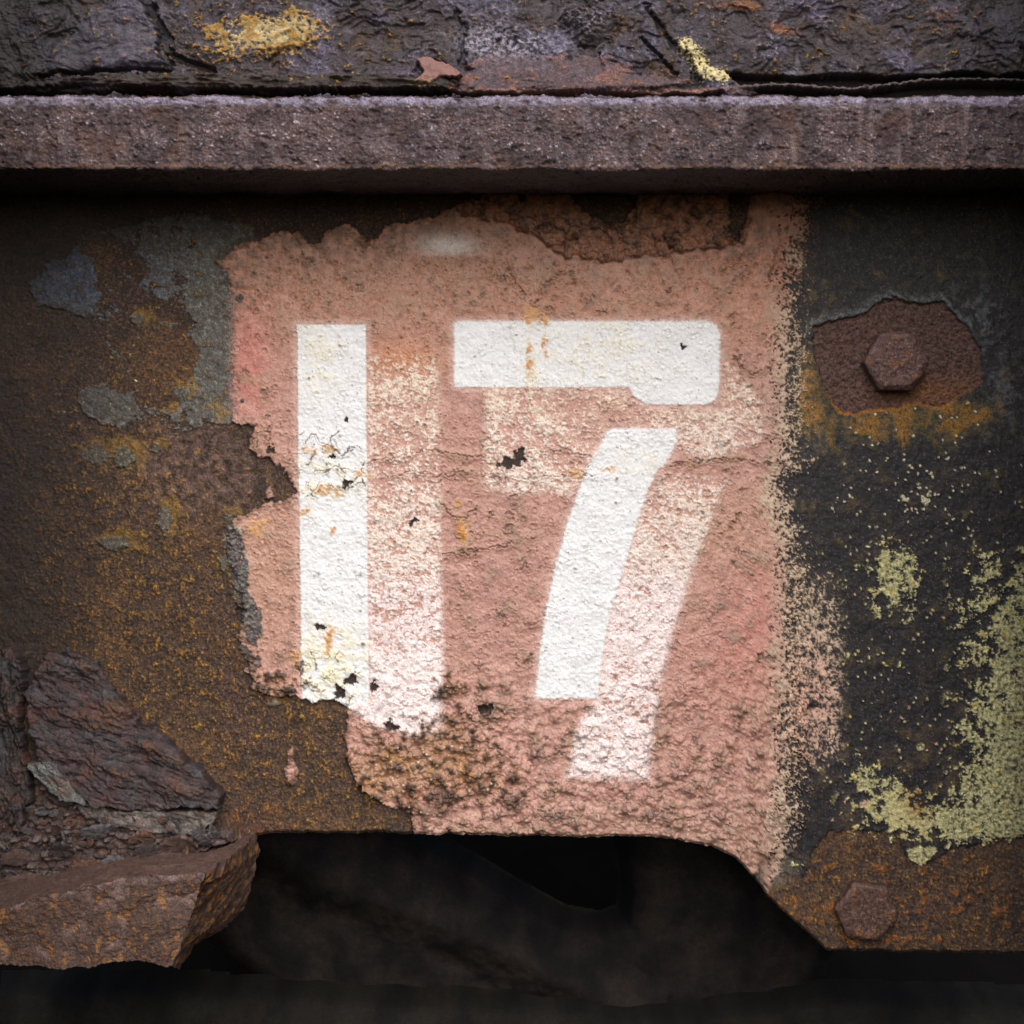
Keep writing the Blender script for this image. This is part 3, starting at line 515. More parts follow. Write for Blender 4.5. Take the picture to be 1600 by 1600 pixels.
# profile: (y, depth) walked from the back of the top face over the edge to the back of the underside
R = 5.0; prof = []
for t in np.linspace(0, 1, 16): prof.append((zt, -DF + 60 * (1 - t) + R))
for a in np.linspace(0, 90, 7)[1:]: a = math.radians(a); prof.append((zt + R - R * math.cos(a), -DF + R - R * math.sin(a)))
for t in np.linspace(0, 1, 74)[1:-1]: prof.append((zt + R + (zb - zt - 2 * R) * t, -DF))
for a in np.linspace(0, 90, 7): a = math.radians(a); prof.append((zb - R + R * math.sin(a), -DF + R - R * math.cos(a)))
for t in np.linspace(0, 1, 70)[1:]: prof.append((zb, -DF + R + (DF - R + 14) * t))
prof = np.array(prof, F); arc = np.concatenate([[0], np.cumsum(np.hypot(*np.diff(prof, axis=0).T))]).astype(F)
dp = np.gradient(prof, axis=0); nn = np.stack([-dp[:, 1] * -1, dp[:, 0] * -1], -1); nn = nn / (np.linalg.norm(nn, axis=1, keepdims=True) + 1e-6)
# outward normals in (y,depth): up/top is -y, front is -depth
nn = np.stack([dp[:, 1], -dp[:, 0]], -1); nn /= (np.linalg.norm(nn, axis=1, keepdims=True) + 1e-6)
XX, AA = np.meshgrid(xf, arc); XX = XX.astype(F); AA = AA.astype(F)
b40 = fbm(XX, AA, 60, 3, 200); b16 = fbm(XX, AA, 15, 4, 204, 0.6); b5 = fbm(XX, AA, 6, 3, 208, 0.7); b3 = noise(XX, AA, 2.7, 212)
c1, c2, cid = worley(XX + 2 * b5, AA + 2 * b16, 7, 216)
disp = 4.0 * b40 + 2.6 * b16 - 3.5 * sm(0.28, 0.5, fbm(XX, AA, 18, 3, 236, 0.6)) + 1.6 * b5 + 0.7 * b3 + 1.2 * sm(0.35, 0.1, c1) * (cid > 0.6)
front = ((prof[:, 1] < -DF + 1.0))[:, None] * np.ones_like(XX)
Ypx = 800 - (800 - prof[:, 0]) / kf          # seen row of the front face
Yf = np.broadcast_to(Ypx[:, None], XX.shape)
fc_ = np.empty(XX.shape + (3,), F); fc_[:] = lin(60, 42, 45)
mix(fc_, (40, 29, 35), sm(-0.05, 0.35, b5 + 0.4 * b16)); mix(fc_, (104, 88, 94), sm(0.1, 0.5, -b5 + 0.3 * b40 - 0.3 * b16) * 0.7); mix(fc_, (94, 62, 42), sm(0.0, 0.5, fbm(XX, AA, 70, 4, 240) + 0.4 * b5) * 0.4); mix(fc_, (24, 18, 21), sm(0.2, 0.5, b5 + 0.5 * b3) * 0.6); end_shade = sm(330, 40, XX) + sm(1280, 1560, XX); mix(fc_, (34, 27, 30), sm(0.1, 0.9, end_shade + 0.6 * b40 + 0.4 * b16) * 0.6); mix(fc_, (34, 25, 28), sm(0.05, 0.45, fbm(XX, AA, 44, 4, 224, 0.6)) * 0.6); mix(fc_, (120, 108, 116), sm(0.1, 0.5, fbm(XX, AA, 30, 4, 230, 0.65, 0.8, 1.5)) * 0.35)  # both ends darkened in the colour as light falls off sideways
mix(fc_, (100, 74, 68), sm(0.0, 0.5, b40) * 0.3)
stc = sm(0.1, 0.5, fbm(XX, AA, 26, 3, 220, 0.6, 0.7, 6.0)) * (0.35 + 0.65 * sm(1000, 1150, XX)); mix(fc_, (124, 106, 104), stc * 0.5)
mix(fc_, (150, 138, 148), sm(0.2, 0.5, b3 + 0.6 * b5) * 0.45 * sm(-0.3, 0.3, b16 + b40)); mix(fc_, (190, 178, 190), sm(0.28, 0.12, c1) * (cid > 0.82) * sm(-0.2, 0.3, b16 + b40) * 0.7); mix(fc_, (150, 98, 70), sm(0.26, 0.12, c1) * (cid < 0.06) * 0.6)
top_glint = sm(14, 0, np.abs(Yf - 156 - 3 * b16)) * front; mix(fc_, (150, 142, 166), top_glint * 0.75 * sm(-0.4, 0.3, b16 + 0.2))  # sky highlight on the rounded top edge, painted in
mix(fc_, (116, 84, 50), sm(8, 0, np.abs(Yf - 260 - 3 * b16)) * front * 0.6 * sm(-0.3, 0.3, b16))
mix(fc_, (34, 27, 27), (prof[:, 0] >= zb - 0.5)[:, None] * np.ones_like(XX) * 0.85)  # underside coloured dark for its shade
yy = prof[:, 0][:, None] + nn[:, 0][:, None] * disp; dd = prof[:, 1][:, None] + nn[:, 1][:, None] * disp
fx_real = XX
Vf_ = np.stack([(fx_real - 800) * 1.16 * S, dd * S, (800 - yy) * S], -1).astype(F) - BO
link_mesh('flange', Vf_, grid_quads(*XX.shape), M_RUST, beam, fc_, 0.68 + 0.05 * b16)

# web above the flange, flaking in layers
DW = -198.0
kw = (L + DW) / L
wx = np.arange(-20, 1622, 1.45, dtype=F); wy = np.arange(-70, 176, 1.25, dtype=F)
X2, Y2 = np.meshgrid(wx, wy); X2 = X2.astype(F); Y2 = Y2.astype(F)
a1 = fbm(X2, Y2, 90, 3, 300); a2 = fbm(X2, Y2, 90, 3, 304)
XW = X2 + 26 * a1; YW = Y2 + 26 * a2
m60 = fbm(XW, YW, 70, 5, 308, 0.55); m20 = fbm(XW, YW, 20, 4, 314, 0.6, 1.5, 0.9); m7 = fbm(X2, Y2, 7, 3, 318, 0.65); m3 = noise(X2, Y2, 3, 322)
terr = fbm(XW, YW, 80, 4, 330, 0.5, 1.5, 0.8) * 3.6 + 0.25 * m20; tf = np.floor(terr); tfr = terr - tf
terrace = tf + sm(0.0, 0.22, tfr)                      # leaf-like layers with sharp edges
h2 = 11 * m60 + 5.0 * terrace * sm(-0.3, 0.3, a2 + 0.1) + 4.0 * m20 + 1.8 * m7 + 0.7 * m3
c2_ = np.empty(X2.shape + (3,), F); c2_[:] = lin(58, 49, 54)
mix(c2_, (40, 33, 36), sm(-0.1, 0.45, m20 - 0.2 * m60)); mix(c2_, (86, 80, 104), sm(0.0, 0.5, m60 + 0.5 * a1) * 0.7); mix(c2_, (84, 62, 46), sm(0.1, 0.6, -m60 + 0.2 * a1) * 0.7)
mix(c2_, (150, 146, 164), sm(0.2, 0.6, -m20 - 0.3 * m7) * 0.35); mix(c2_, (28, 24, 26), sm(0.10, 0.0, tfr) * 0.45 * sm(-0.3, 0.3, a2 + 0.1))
mix(c2_, (146, 138, 158), sm(0.2, 0.5, m7 + 0.5 * m20) * sm(-0.2, 0.4, m60 + 0.3 * a2) * 0.6); mix(c2_, (24, 20, 22), sm(0.15, 0.45, -m7 - 0.6 * m20) * 0.6)  # glints on the raised flakes painted as pale violet
# grooves and gaps, shade put into their colour, and lips along the bottom
def groove(pts, wdt, depth, lift=0.0):
    global h2
    d = line(X2 + 12 * m20 + 3 * m7, Y2 + 5 * a1 + 2.2 * m7 + 5 * m20, pts) + 2.5 * m7
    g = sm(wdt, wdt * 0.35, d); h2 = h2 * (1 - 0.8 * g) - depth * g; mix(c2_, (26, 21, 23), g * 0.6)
cls2 = np.zeros(X2.shape, np.int8)
shelf = sdf(X2 + 4 * m20, Y2 + 4 * m7, [(-40, 128), (60, 130), (130, 124), (160, 116), (340, 118), (420, 122), (560, 116), (680, 122), (730, 132), (700, 141), (560, 143), (300, 141), (140, 136), (60, 140), (-40, 146)])
sh_ = sm(-1, 2.5, shelf); lay = sm(0.1, 0.5, fbm(X2, Y2, 9, 3, 340, 0.6, 7.0, 0.6))
h2 = h2 * (1 - sh_) + (20 + 10 * lay - 6 * m20) * sh_; mix(c2_, (84, 70, 60), sh_ * 0.8); mix(c2_, (30, 25, 25), sh_ * (1 - lay) * 0.7)
leaf = sdf(X2 + 12 * m20 + 4 * m7, Y2 + 10 * m20 + 3 * m7, [(150, 8), (200, -6), (236, -20), (262, 20), (274, 60), (272, 96), (230, 104), (180, 108), (120, 112), (70, 118), (78, 82), (110, 40)])
lf_ = sm(-3, 12, leaf); h2 = h2 * (1 - 0.75 * lf_) + lf_ * (9 + 0.04 * (X2 - 170) + 8 * m60 + 3 * m20); mix(c2_, (80, 76, 94), lf_ * 0.55); mix(c2_, (110, 108, 116), lf_ * sm(0, 0.5, ridge(X2, Y2, 20, 3, 345, 0.6, 1.2, 0.5) - 0.4) * 0.5)
groove([(222, -20), (238, 20), (262, 58), (262, 96)], 11, 15); groove([(232, 8), (256, 44), (252, 80)], 5, 14); groove([(60, 120), (150, 112), (262, 108)], 5, 20)
groove([(268, 82), (300, 98), (330, 108)], 7, 22)
groove([(130, 146), (420, 146), (700, 146), (960, 148), (1130, 150)], 5, 34)
groove([(-40, 147), (130, 149)], 7, 34)
groove([(715, 20), (722, 60), (720, 100), (735, 110)], 7, 10); groove([(1010, 10), (1030, 40), (1050, 70), (1078, 100), (1090, 130)], 6, 12); groove([(1000, 60), (1030, 90), (1060, 120)], 4, 14); groove([(935, 85), (945, 120)], 3, 14)
dark = sdf(X2 + 3 * m20, Y2 + 6 * a1 + 3 * m7, [(1132, 112), (1250, 116), (1340, 114), (1420, 118), (1510, 110), (1640, 116), (1640, 156), (1150, 156), (1190, 144), (1150, 132)])
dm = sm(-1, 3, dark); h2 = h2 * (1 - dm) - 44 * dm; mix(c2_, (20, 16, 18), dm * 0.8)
lp = sm(4.5, 1.5, line(X2 + 3 * m20, Y2 + 3 * m7 + 2 * m20, [(1140, 136), (1230, 133), (1330, 140), (1440, 126), (1530, 124), (1640, 128)])); h2 = h2 * (1 - lp) + 8 * lp; mix(c2_, (96, 84, 86), lp * 0.8)
pr = sdf(X2 + 5 * m20, Y2 + 4 * m20, [(735, 92), (800, 84), (870, 88), (930, 86), (1000, 112), (1060, 124), (1090, 134), (1010, 142), (760, 146), (700, 142), (725, 120)])
prm = sm(-3, 7, pr + 9 * m20 + 4 * m7); h2 = h2 * (1 - 0.75 * prm) + prm * 7; mix(c2_, (104, 82, 90), prm * (0.5 + 0.4 * m7 + 0.4 * m20)); mix(c2_, (118, 78, 64), prm * sm(0, 0.5, m20 + m60) * 0.6)
mix(c2_, (160, 156, 178), (blob(X2, Y2, 800, 72, 70, 18) + 0.6 * blob(X2, Y2, 760, 50, 40, 30)) * sm(-0.3, 0.3, m7 + 0.4 * m20) * 0.8)  # whitish highlight painted into the colour
rv = blob(X2 + 12 * m20 + 4 * m7, Y2 + 12 * m60 + 5 * m7, 922, 36, 33, 30) + 0.12 * m20; h2 = h2 * (1 - 0.8 * sm(0.2, 0.6, rv)) + 20 * sm(0.2, 0.9, rv) + 12 * sm(0.2, 0.6, rv) * m7; mix(c2_, (90, 82, 88), sm(0.25, 0.6, rv) * 0.7); mix(c2_, (170, 168, 180), sm(0.5, 0.9, rv) * sm(0.1, 0.4, m7) * 0.6)
h2 -= 12 * sm(0.12, 0.0, np.abs(rv - 0.22)) * sm(-0.2, 0.3, a1 + m20)
or_ = (blob(X2, Y2, 1150, 8, 60, 14) + blob(X2, Y2, 1225, 45, 34, 14) + 0.6 * blob(X2, Y2, 1470, 25, 30, 20) + 0.5 * blob(X2, Y2, 1385, 68, 20, 10) + 0.5 * blob(X2, Y2, 1225, 100, 20, 12) + .4 * blob(X2, Y2, 1500, 30, 40, 30))
mix(c2_, (134, 84, 52), sm(0.35, 1.0, or_ * 0.8 + 0.5 * m7 + 0.5 * m20) * 0.75)
yl = 0.95 * blob(X2 + 18 * m20, Y2 + 12 * a1 + 10 * m20, 390, 58, 76, 34) + 0.6 * blob(X2 + 14 * m20, Y2 + 10 * m20, 470, 42, 46, 32); ylm = sm(0.36, 0.72, yl * 0.95 + 0.6 * m7 + 0.7 * m20)
mix(c2_, (156, 128, 76), ylm * 0.85); mix(c2_, (190, 182, 148), ylm * sm(0, 0.4, -m20 + 0.25) * 0.8); mix(c2_, (196, 136, 50), ylm * sm(0.0, 0.4, m7) * 0.6); h2 = h2 * (1 - 0.5 * sm(0.2, 0.7, yl)) + ylm * 3
yl2 = 0.8 * sm(26, 4, line(X2, Y2, [(1072, 70), (1090, 90), (1100, 112), (1128, 122)])); y2m = sm(0.4, 0.65, yl2 + 0.6 * m7 + 0.3 * m3 - 0.12); mix(c2_, (214, 200, 150), y2m * 0.9); h2 += 2.5 * y2m
scp = sdf(X2 + 2.5 * m20, Y2 + 2.5 * m7, [(650, 96), (668, 92), (684, 100), (706, 106), (724, 122), (716, 124), (690, 124), (672, 134), (650, 130), (664, 116)]); scm = sm(-0.7, 1, scp); h2 = h2 * (1 - scm) + 27 * scm; mix(c2_, (138, 98, 92), scm * 0.95); mix(c2_, (96, 66, 60), scm * sm(0.0, 0.4, m7 + m20) * 0.6)
mix(c2_, (176, 146, 90), scm * sm(0.4, 1, (Y2 - 120) / 14) * 0.6)
mix(c2_, (150, 110, 100), sm(5, 1, np.abs(Y2 - 143 + 3 * m20)) * sm(700, 760, X2) * sm(1180, 1100, X2) * 0.7)
cls2[ylm + y2m > 0.5] = 1; cls2[scm > 0.5] = 2; cls2[sh_ > 0.5] = 3; cls2[lf_ > 0.5] = 4; cls2[rv > 0.3] = 5
web_shade = np.clip(sm(260, 10, X2 + 60 * a1 + 20 * m20) + 0.9 * sm(1400, 1620, X2 + 60 * a1 + 20 * m20) + 0.5 * sm(20, -30, Y2), 0, 1); mix(c2_, (22, 19, 22), web_shade * 0.8)  # light fall-off to the sides and top put into the web colour
h2 = np.minimum(h2, 40)
V2 = seen(X2, Y2, DW) ; V2[..., 1] = (DW - h2 * 0.85) * S
V2 = V2 - BO
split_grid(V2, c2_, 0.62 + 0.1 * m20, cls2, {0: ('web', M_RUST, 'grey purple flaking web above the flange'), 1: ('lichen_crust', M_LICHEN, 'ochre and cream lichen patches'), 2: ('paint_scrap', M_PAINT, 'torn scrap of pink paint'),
    3: ('rust_layer', M_RUST, 'long layered lip of rust just above the flange'), 4: ('rust_layer', M_RUST, 'curved grey leaf of rust at the upper left'), 5: ('rivet', M_RUST, 'corroded round rivet head')}, beam)

# ================================================================ 3. BRACKET, lower left
def resample(pts, n):
    p = np.array(pts, F); d = np.concatenate([[0], np.cumsum(np.linalg.norm(np.diff(p, axis=0), axis=1))]); t = np.linspace(0, d[-1], n)
    return np.stack([np.interp(t, d, p[:, i]) for i in range(p.shape[1])], -1)
def ruled(A, B, nu, nv):
    a = resample(A, nu); b = resample(B, nu); t = np.linspace(0, 1, nv)[:, None, None]
    return (a[None] * (1 - t) + b[None] * t).astype(F)
DB = -235.0
def R3(px, py, d): k = (L + d) / L; return (800 + (px - 800) * k, 800 + (py - 800) * k, d)
ft = [R3(-40, 1432, DB), R3(60, 1402, DB), R3(150, 1380, DB), R3(220, 1369, DB), R3(290, 1366, DB), R3(322, 1362, DB)]
fb = [R3(-40, 1508, DB), R3(60, 1512, DB), R3(160, 1508, DB), R3(210, 1502, DB), R3(250, 1512, DB), R3(274, 1512, DB)]
bt = [(x, y, 6) for x, y in ((-60, 1386), (40, 1360), (140, 1340), (220, 1330), (320, 1326), (401, 1304))]
sf = [R3(322, 1362, DB), R3(320, 1378, DB), R3(304, 1398, DB), R3(292, 1425, DB), R3(291, 1455, DB), R3(285, 1482, DB), R3(274, 1512, DB)]
sb = [(401, 1304, 6), (404, 1332, 6), (397, 1370, 6), (384, 1410, 6), (364, 1440, 6), (345, 1455, 6), (318, 1466, 6), (300, 1478, 6), (292, 1498, 6), (278, 1513, 6)]
patches = [('top_face', ruled(bt, ft, 330, 150)), ('front_face', ruled(ft, fb, 330, 120)), ('end_face', ruled(sf, sb, 120, 150))]
brk = empty('bracket', P(200, 1400, -100)); tag(brk, 'thick rusted bracket with a chipped broken end at the lower left', 'bracket')
BL = np.array(P(200, 1400, -100), F)
allv = []; allc = []; allq = []; off = 0
for nm, G in patches:
    px, py, pd = G[..., 0], G[..., 1], G[..., 2]
    u = px + 0.37 * pd; v = py + 0.61 * pd
    k16 = fbm(u, v, 34, 4, 400); k6 = fbm(u, v, 8, 3, 404, 0.6); k3 = noise(u, v, 3.2, 408); kx = fbm(u, v, 30, 3, 412)
    G2 = G.copy(); kb = fbm(u, v, 110, 3, 416); G2[..., 0] += 6 * kb + 5 * kx + 1.4 * k6; G2[..., 1] += 4.0 * kb + 3.5 * k16 + 1.4 * k6; G2[..., 2] += -9 * kb - 3.0 * k16 - 1.5 * k6 - 0.6 * k3
    cb = np.empty(px.shape + (3,), F); cb[:] = lin(72, 54, 48); mix(cb, (66, 48, 42), sm(-0.1, 0.5, k16)); mix(cb, (128, 104, 98), sm(0.1, 0.6, -k16) * 0.6); mix(cb, (52, 38, 34), sm(0.1, 0.5, k6) * 0.6)
    if nm != 'top_face':
        e1, e2, eid = worley(u * 1.25, v * 0.8, 19, 420); mix(cb, (134, 92, 44), sm(0.30, 0.12, e1 + 0.45 * k6 + 0.3 * k16) * (eid > 0.45) * 0.7)
        mix(cb, (140, 92, 44), sm(0.1, 0.5, k6 + 0.3 * k16) * (0.7 if nm == 'end_face' else 0.35))
    else:
        mix(cb, (110, 84, 76), 0.5 * np.ones_like(px)); mix(cb, (54, 42, 42), sm(0.2, 0.5, fbm(u, v, 14, 3, 430, 0.6, 2.5, 0.5)) * 0.6)
    if nm == 'front_face':
        tt = np.linspace(0, 1, px.shape[0])[:, None]; mix(cb, (140, 122, 126), sm(0.10, 0.0, tt + 0.03 * k6) * sm(-0.2, 0.5, k16 + 0.3 * k6) * 0.6)  # highlight along the rounded upper edge, painted in
    Vp = np.stack([(G2[..., 0] - 800) * S, G2[..., 2] * S, (800 - G2[..., 1]) * S], -1) - BL
    link_mesh(nm, Vp, grid_quads(*px.shape, flip=(nm == 'end_face') and False), M_RUST, brk, cb, 0.66 + 0.08 * k16)

# ================================================================ 4. LOOSE RUST on and above the bracket
def relief_patch(name, outline, base, thick, fn, mat, label, cat, group=None, pitch=1.5, seed=500):
    p = np.array(outline, F); x = np.arange(p[:, 0].min() - 14, p[:, 0].max() + 14, pitch, dtype=F); y = np.arange(p[:, 1].min() - 14, p[:, 1].max() + 14, pitch, dtype=F)
    Xp, Yp = np.meshgrid(x, y); Xp = Xp.astype(F); Yp = Yp.astype(F)
    r1 = fbm(Xp, Yp, 22, 4, seed, 0.6); r2 = fbm(Xp, Yp, 22, 4, seed + 5, 0.6); s = sdf(Xp + 7 * r1, Yp + 7 * r2, outline)
    hh, cc_, rr_ = fn(Xp, Yp, s)
    e = sm(-2.5, 2.5, s); hh = (base + thick + hh) * e + (base - 22) * (1 - e)
    q = grid_quads(*Xp.shape); keep = (s[:-1, :-1].ravel() > -5); q = q[keep]; u, inv = np.unique(q, return_inverse=True)
    cx, cy = p.mean(0); O = np.array([(cx - 800) * S, -base * S, (800 - cy) * S], F)
    Vp = (world(Xp, Yp, -hh) - O).reshape(-1, 3)
    o = link_mesh(name, Vp[u], inv.reshape(-1, 4), mat, None, cc_.reshape(-1, 3)[u], np.broadcast_to(rr_, Xp.shape).ravel()[u])
    o.location = O.tolist(); return tag(o, label, cat, group)
def slab_fn(t0, t1, t2, lay=6.0, seed=520, tiltx=0.0, tilty=0.0, cx=0, cy=0, rot=0.5):
    def f(Xp, Yp, s):
        ca, sa = math.cos(rot), math.sin(rot); U = Xp * ca + Yp * sa; W = -Xp * sa + Yp * ca
        a = fbm(U, W, 60, 4, seed, 0.55, 1.8, 0.8); b = fbm(U, W, 12, 4, seed + 4, 0.65, 2.4, 0.8); c = fbm(Xp, Yp, 5, 3, seed + 8, 0.6)
        t = a * 5; tf = np.floor(t); fr = t - tf
        hh = lay * (tf + sm(0, 0.3, fr)) * 0.9 + 3.6 * b + 1.8 * c + tiltx * (Xp - cx) + tilty * (Yp - cy)
        k = np.empty(Xp.shape + (3,), F); k[:] = lin(*t0); mix(k, t1, sm(-0.1, 0.45, b + 0.3 * a)); mix(k, t2, sm(0.05, 0.5, -b + 0.3 * c) * 0.6); mix(k, (28, 23, 25), sm(0.12, 0, fr) * 0.5)
        mix(k, (112, 78, 50), sm(0.25, 0.55, a + 0.5 * c) * 0.45); d4 = fbm(Xp, Yp, 34, 4, seed + 11, 0.6); mix(k, (70, 76, 84), sm(0.1, 0.5, d4) * 0.4); mix(k, (96, 56, 44), sm(0.1, 0.5, -d4) * 0.4)
        return hh, k, 0.62
    return f
relief_patch('rust_slab', [(70, 1022), (110, 1012), (152, 1030), (172, 1064), (208, 1104), (222, 1130), (256, 1142), (292, 1180), (322, 1200), (352, 1238), (346, 1262), (300, 1258), (240, 1266), (196, 1262), (150, 1252), (118, 1228), (70, 1196), (48, 1140), (40, 1080)],
    0, 24, slab_fn((60, 46, 46), (34, 28, 32), (90, 76, 80), 3.4, 520, 0, 0.14, 190, 1150, 0.35), M_RUST, 'large purple brown slab of lifting rust at the lower left of the plate', 'rust slab', seed=500)
relief_patch('rust_splinter', [(50, 1188), (84, 1184), (110, 1208), (140, 1236), (146, 1256), (112, 1250), (84, 1232), (58, 1212)],
    14, 24, slab_fn((94, 96, 94), (56, 58, 60), (130, 128, 124), 3, 540, 0, 0.1, 95, 1220, 0.65), M_RUST, 'grey green splinter under the big rust slab', 'rust flake', seed=545)
relief_patch('rust_bark', [(-60, 1000), (20, 1010), (48, 1040), (36, 1120), (50, 1190), (58, 1240), (30, 1330), (-60, 1350)],
    6, 30, slab_fn((50, 42, 42), (30, 26, 28), (74, 64, 64), 6, 560, 0, 0.0, 0, 0, 1.4), M_RUST, 'dark upright ridge of rust at the left border beside the slab', 'rust ridge', seed=565)
relief_patch('rust_ledge', [(120, 1250), (200, 1262), (300, 1262), (348, 1264), (338, 1284), (300, 1300), (270, 1300), (230, 1296), (170, 1284), (130, 1268)],
    4, 30, slab_fn((96, 88, 84), (62, 56, 56), (136, 128, 122), 3, 580, 0, 0.2, 230, 1275, 0.1), M_RUST, 'pale grey ledge of rust under the big slab', 'rust ledge', seed=585)
# crumbled bed under the flakes: gravelly mass filling the corner
def bed_fn(Xp, Yp, s):
    q1, q2, qi = worley(Xp + 3 * fbm(Xp, Yp, 9, 2, 601), Yp * 1.5, 15, 600); c = fbm(Xp, Yp, 6, 3, 604, 0.6)
    hh = 46 * sm(1215, 1385, Yp) + 9 * sm(0.7, 0.1, q1) * (0.4 + qi) + 2.5 * c + 10 * (qi - 0.5) + 3 * fbm(Xp, Yp, 50, 3, 608)
    k = np.empty(Xp.shape + (3,), F); k[:] = lin(80, 66, 62); mix(k, (48, 40, 42), sm(0.45, 0.8, q1)); mix(k, (112, 96, 96), sm(0.6, 1, qi) * 0.7); mix(k, (104, 74, 60), sm(0.4, 0.1, qi) * 0.6); mix(k, (40, 34, 36), sm(0, 0.5, c) * 0.5)
    mix(k, (24, 20, 22), sm(0.10, 0.0, q2 - q1) * 0.7)
    return hh, k, 0.7
o = relief_patch('rust_rubble', [(-60, 1215), (20, 1205), (70, 1214), (120, 1250), (180, 1280), (280, 1300), (350, 1290), (372, 1312), (300, 1330), (230, 1338), (150, 1348), (80, 1372), (20, 1388), (-60, 1400)], 0, 6, bed_fn, M_RUST,
    'crumbled bed of small rust scale heaped on the bracket', 'rust rubble', seed=610); o['kind'] = 'stuff'
# separate flakes
rng = np.random.RandomState(7)
def flake_mesh(seed, tone, tone2):
    r = np.random.RandomState(seed); n = 56; m_ = 9; th = np.linspace(0, 2 * np.pi, n + 1)
    ang = np.sort(r.rand(7) * 2 * np.pi); rad = 0.62 + 0.38 * r.rand(7)
    rr = np.interp(th, np.concatenate([ang - 2 * np.pi, ang, ang + 2 * np.pi]), np.concatenate([rad] * 3)); rr = rr * (1 + 0.06 * np.sin(th * 9 + seed) + 0.05 * np.sin(th * 17 + 2 * seed))
    ro = np.array([0, .25, .5, .72, .88, .97, 1.0, 0.98, 0.5]); zo = np.array([1, 1, 1, 1, .95, .8, .3, -.6, -1.0])
    x = (ro[:, None] * rr[None]) * np.cos(th)[None]; y = ro[:, None] * rr[None] * np.sin(th)[None] * 0.62
    x = x.astype(F); y = y.astype(F)
    nz = fbm(x * 40 + seed * 13, y * 40, 26, 4, 700 + seed % 5); nf = fbm(x * 40 + seed * 13, y * 40, 7, 3, 707, 0.6)
    z = zo[:, None] * 0.14 + 0.16 * nz * (zo[:, None] > -0.5) + 0.05 * nf + 0.22 * x * x * (1 if seed % 2 else -0.6)
    c = np.empty(x.shape + (3,), F); c[:] = lin(*tone); mix(c, tone2, sm(-0.2, 0.4, nf + 0.4 * nz)); mix(c, (146, 132, 128), sm(0.1, 0.5, -nf) * sm(0.75, 1, ro)[:, None] * 0.6)
    v = np.stack([x, -z, y], -1)
    o = link_mesh('rust_flake', v, grid_quads(*x.shape), M_RUST, None, c, np.full(x.shape, 0.65, F)); me = o.data; bpy.data.objects.remove(o); return me
tones = [((96, 74, 66), (60, 46, 44)), ((86, 80, 82), (54, 50, 54)), ((116, 84, 66), (74, 52, 44)), ((104, 100, 104), (66, 62, 66)), ((70, 58, 58), (42, 36, 38))]
fm = [flake_mesh(720 + i, *tones[i % 5]) for i in range(10)]
big = [(60, 1372, 44, 'broad brown rust flake at the lower left end of the heap'), (112, 1358, 22, 'brown chip beside the broad flake at the lower end of the heap'), (150, 1346, 30, 'rust flake in the middle of the row along the bracket top'), (196, 1338, 26, 'rust flake overlapping the bracket edge left of the round grey one'),
       (240, 1322, 30, 'round grey rust flake near the middle of the bracket edge'), (285, 1312, 34, 'long rust flake lying on the bracket towards its broken end'), (334, 1302, 24, 'last rust flake on the right of the row near the broken end'), (230, 1300, 26, 'rust flake tucked under the pale ledge'), (160, 1292, 28, 'rust flake in the heap below the grey green splinter'),
       (110, 1318, 26, 'dark flake in the heap above the middle of the row'), (40, 1330, 26, 'flake in the heap at the left border')]
def bed_h(px, py): t = min(max((py - 1215) / 170, 0), 1); return 8 + 46 * t * t * (3 - 2 * t)
for i, (px, py, r, lab) in enumerate(big):
    o = bpy.data.objects.new('rust_flake', fm[i % 10]); C.objects.link(o)
    hb = bed_h(px, py) + 16; o.location = ((px - 800) * S, -hb * S, (800 - py) * S); o.scale = (r * S,) * 3
    o.rotation_euler = (rng.uniform(-0.2, 0.6), rng.uniform(-0.35, 0.35), rng.uniform(-0.2, 0.2)); tag(o, lab, 'rust flake', 'rust flakes on the bracket')
for i in range(70):
    t = rng.rand(); px = -10 + 370 * t; lo = 1392 - 82 * t - 0.06 * px * 0; up = 1222 + 70 * t; py = rng.uniform(up, lo - 6)
    r = rng.uniform(7, 17)
    o = bpy.data.objects.new('rust_flake', fm[rng.randint(10)]); C.objects.link(o)
    hb = bed_h(px, py) + rng.uniform(6, 15); o.location = ((px - 800) * S, -hb * S, (800 - py) * S); o.scale = (r * S,) * 3
    o.rotation_euler = (rng.uniform(-0.5, 0.8), rng.uniform(-0.6, 0.6), rng.uniform(-3, 3)); tag(o, 'small rust chip among many in the heap on the bracket', 'rust flake', 'small rust chips in the heap')

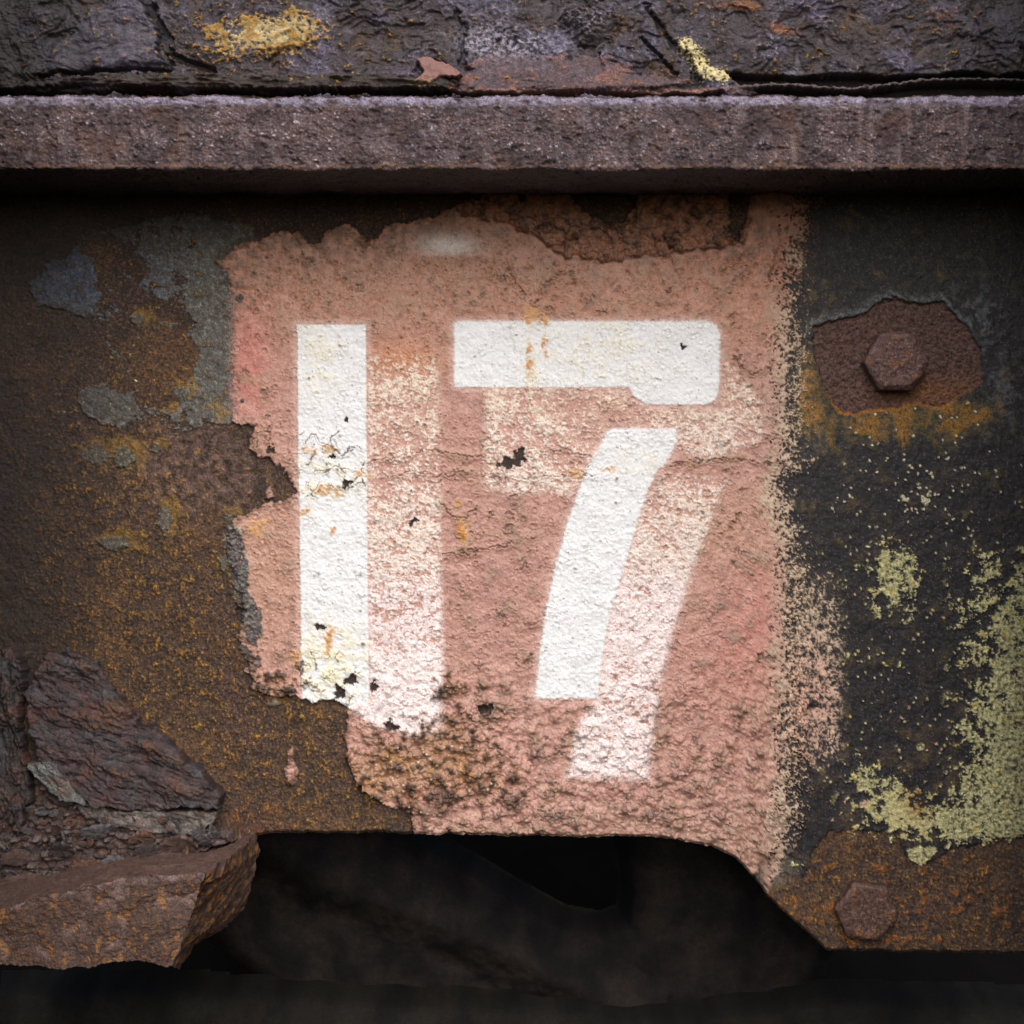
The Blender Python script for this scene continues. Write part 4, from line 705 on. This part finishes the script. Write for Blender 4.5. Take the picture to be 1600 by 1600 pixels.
# ================================================================ 5. WHAT STANDS BEHIND THE PLATE
def back_part(name, outline, hole, d, label, cat, tones, seed, dome=60):
    p = np.array(outline, F); st = 2.5 if hole else 4 if d < 500 else 12; x = np.arange(p[:, 0].min() - 10, p[:, 0].max() + 10, st, dtype=F); y = np.arange(p[:, 1].min() - 10, p[:, 1].max() + 10, st, dtype=F)
    Xp, Yp = np.meshgrid(x, y); Xp = Xp.astype(F); Yp = Yp.astype(F); wv = 5 * fbm(Xp, Yp, 70, 3, seed + 9); s = sdf(Xp + wv, Yp + wv, outline)
    if hole: s = np.minimum(s, -sdf(Xp, Yp, hole))
    a = fbm(Xp, Yp, 60, 4, seed); e = sm(-14, 40, s)
    rdg = sm(70, 0, line(Xp + 20 * a, Yp, [(400, 1290), (560, 1370), (760, 1450), (900, 1520), (1010, 1580)])) if hole else 0
    hh = 45 * rdg + dome * (np.sqrt(np.clip(e, 0, 1)) - 1.2 * sm(4, -14, s)) + 5 * a
    c = np.empty(Xp.shape + (3,), F); c[:] = lin(*tones[0]); mix(c, tones[1], sm(-0.2, 0.5, a)); mix(c, tones[2], sm(0.0, 0.6, -a + 0.3 * fbm(Xp, Yp, 14, 3, seed + 5)) * 0.6)
    q = grid_quads(*Xp.shape)[(s[:-1, :-1].ravel() > -17)]; u, inv = np.unique(q, return_inverse=True)
    Vp = seen(Xp, Yp, d); Vp[..., 1] = (d - hh) * S; O = np.array(P(p[:, 0].mean(), p[:, 1].mean(), d), F)
    o = link_mesh(name, (Vp - O).reshape(-1, 3)[u], inv.reshape(-1, 4), M_SHADE, None, c.reshape(-1, 3)[u], np.full(len(u), 0.85, F)); o.location = O.tolist()
    return tag(o, label, cat)
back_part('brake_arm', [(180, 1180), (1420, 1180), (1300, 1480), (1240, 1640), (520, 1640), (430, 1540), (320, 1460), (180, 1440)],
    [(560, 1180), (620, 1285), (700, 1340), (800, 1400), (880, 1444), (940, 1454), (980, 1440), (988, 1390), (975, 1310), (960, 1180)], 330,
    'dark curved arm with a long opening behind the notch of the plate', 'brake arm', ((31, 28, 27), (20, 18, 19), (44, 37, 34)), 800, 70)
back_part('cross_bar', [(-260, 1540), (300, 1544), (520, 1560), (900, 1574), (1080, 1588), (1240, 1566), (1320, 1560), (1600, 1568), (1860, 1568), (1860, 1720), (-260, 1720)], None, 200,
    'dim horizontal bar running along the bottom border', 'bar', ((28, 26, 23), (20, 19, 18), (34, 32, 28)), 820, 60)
b_ = back_part('added_void_sheet', [(-400, 1000), (2000, 1000), (2000, 2000), (-400, 2000)], None, 900, 'added black wall for the dark void behind the numbered plate', 'wall', ((9, 8, 9), (6, 6, 7), (11, 10, 10)), 840, 10)  # black sheet standing for the unlit void behind the opening

# added unseen uprights outside both borders, blocking light so the sides darken
def light_blocker(px_in, side, label, seed, reach=900):
    ua = np.arange(0, 90, 2.5); n1_ = 12
    prof2 = [(px_in, 20 - t) for t in np.linspace(0, reach, 46)] + [(px_in + side * t, 20 - reach - 1.5) for t in np.linspace(3, 70, 20)]
    pr_ = np.array(prof2, F); yv = np.arange(-200, 1900, 3.0, dtype=F); PX = np.broadcast_to(pr_[:, 0][:, None], (len(pr_), len(yv))); PD = np.broadcast_to(pr_[:, 1][:, None], PX.shape); PY = np.broadcast_to(yv[None], PX.shape)
    a = fbm(PY.astype(F), (PD + 0.7 * PX).astype(F), 40, 4, seed); b = fbm(PY.astype(F), (PD + .7 * PX).astype(F), 8, 3, seed + 5)
    x = PX - side * (5 * a + 2 * b); d = PD - 3 * a - 1.5 * b
    c = np.empty(x.shape + (3,), F); c[:] = lin(52, 44, 44); mix(c, (34, 29, 30), sm(-0.1, 0.4, b + a)); mix(c, (74, 58, 48), sm(0.2, 0.6, a) * 0.5)
    O = np.array([(px_in - 800) * S, 0, (800 - 1400) * S], F)
    Vp = world(x.astype(F), PY.astype(F), d.astype(F)) - O
    o = link_mesh('light_blocker', Vp, grid_quads(*x.shape), M_RUST, None, c, np.full(x.shape, 0.8, F)); o.location = O.tolist(); return tag(o, label, 'added upright')
light_blocker(-4, -1, 'added unseen upright that shades the left border of the plate', 860)
light_blocker(1606, 1, 'added unseen upright that shades the right border of the plate', 870)
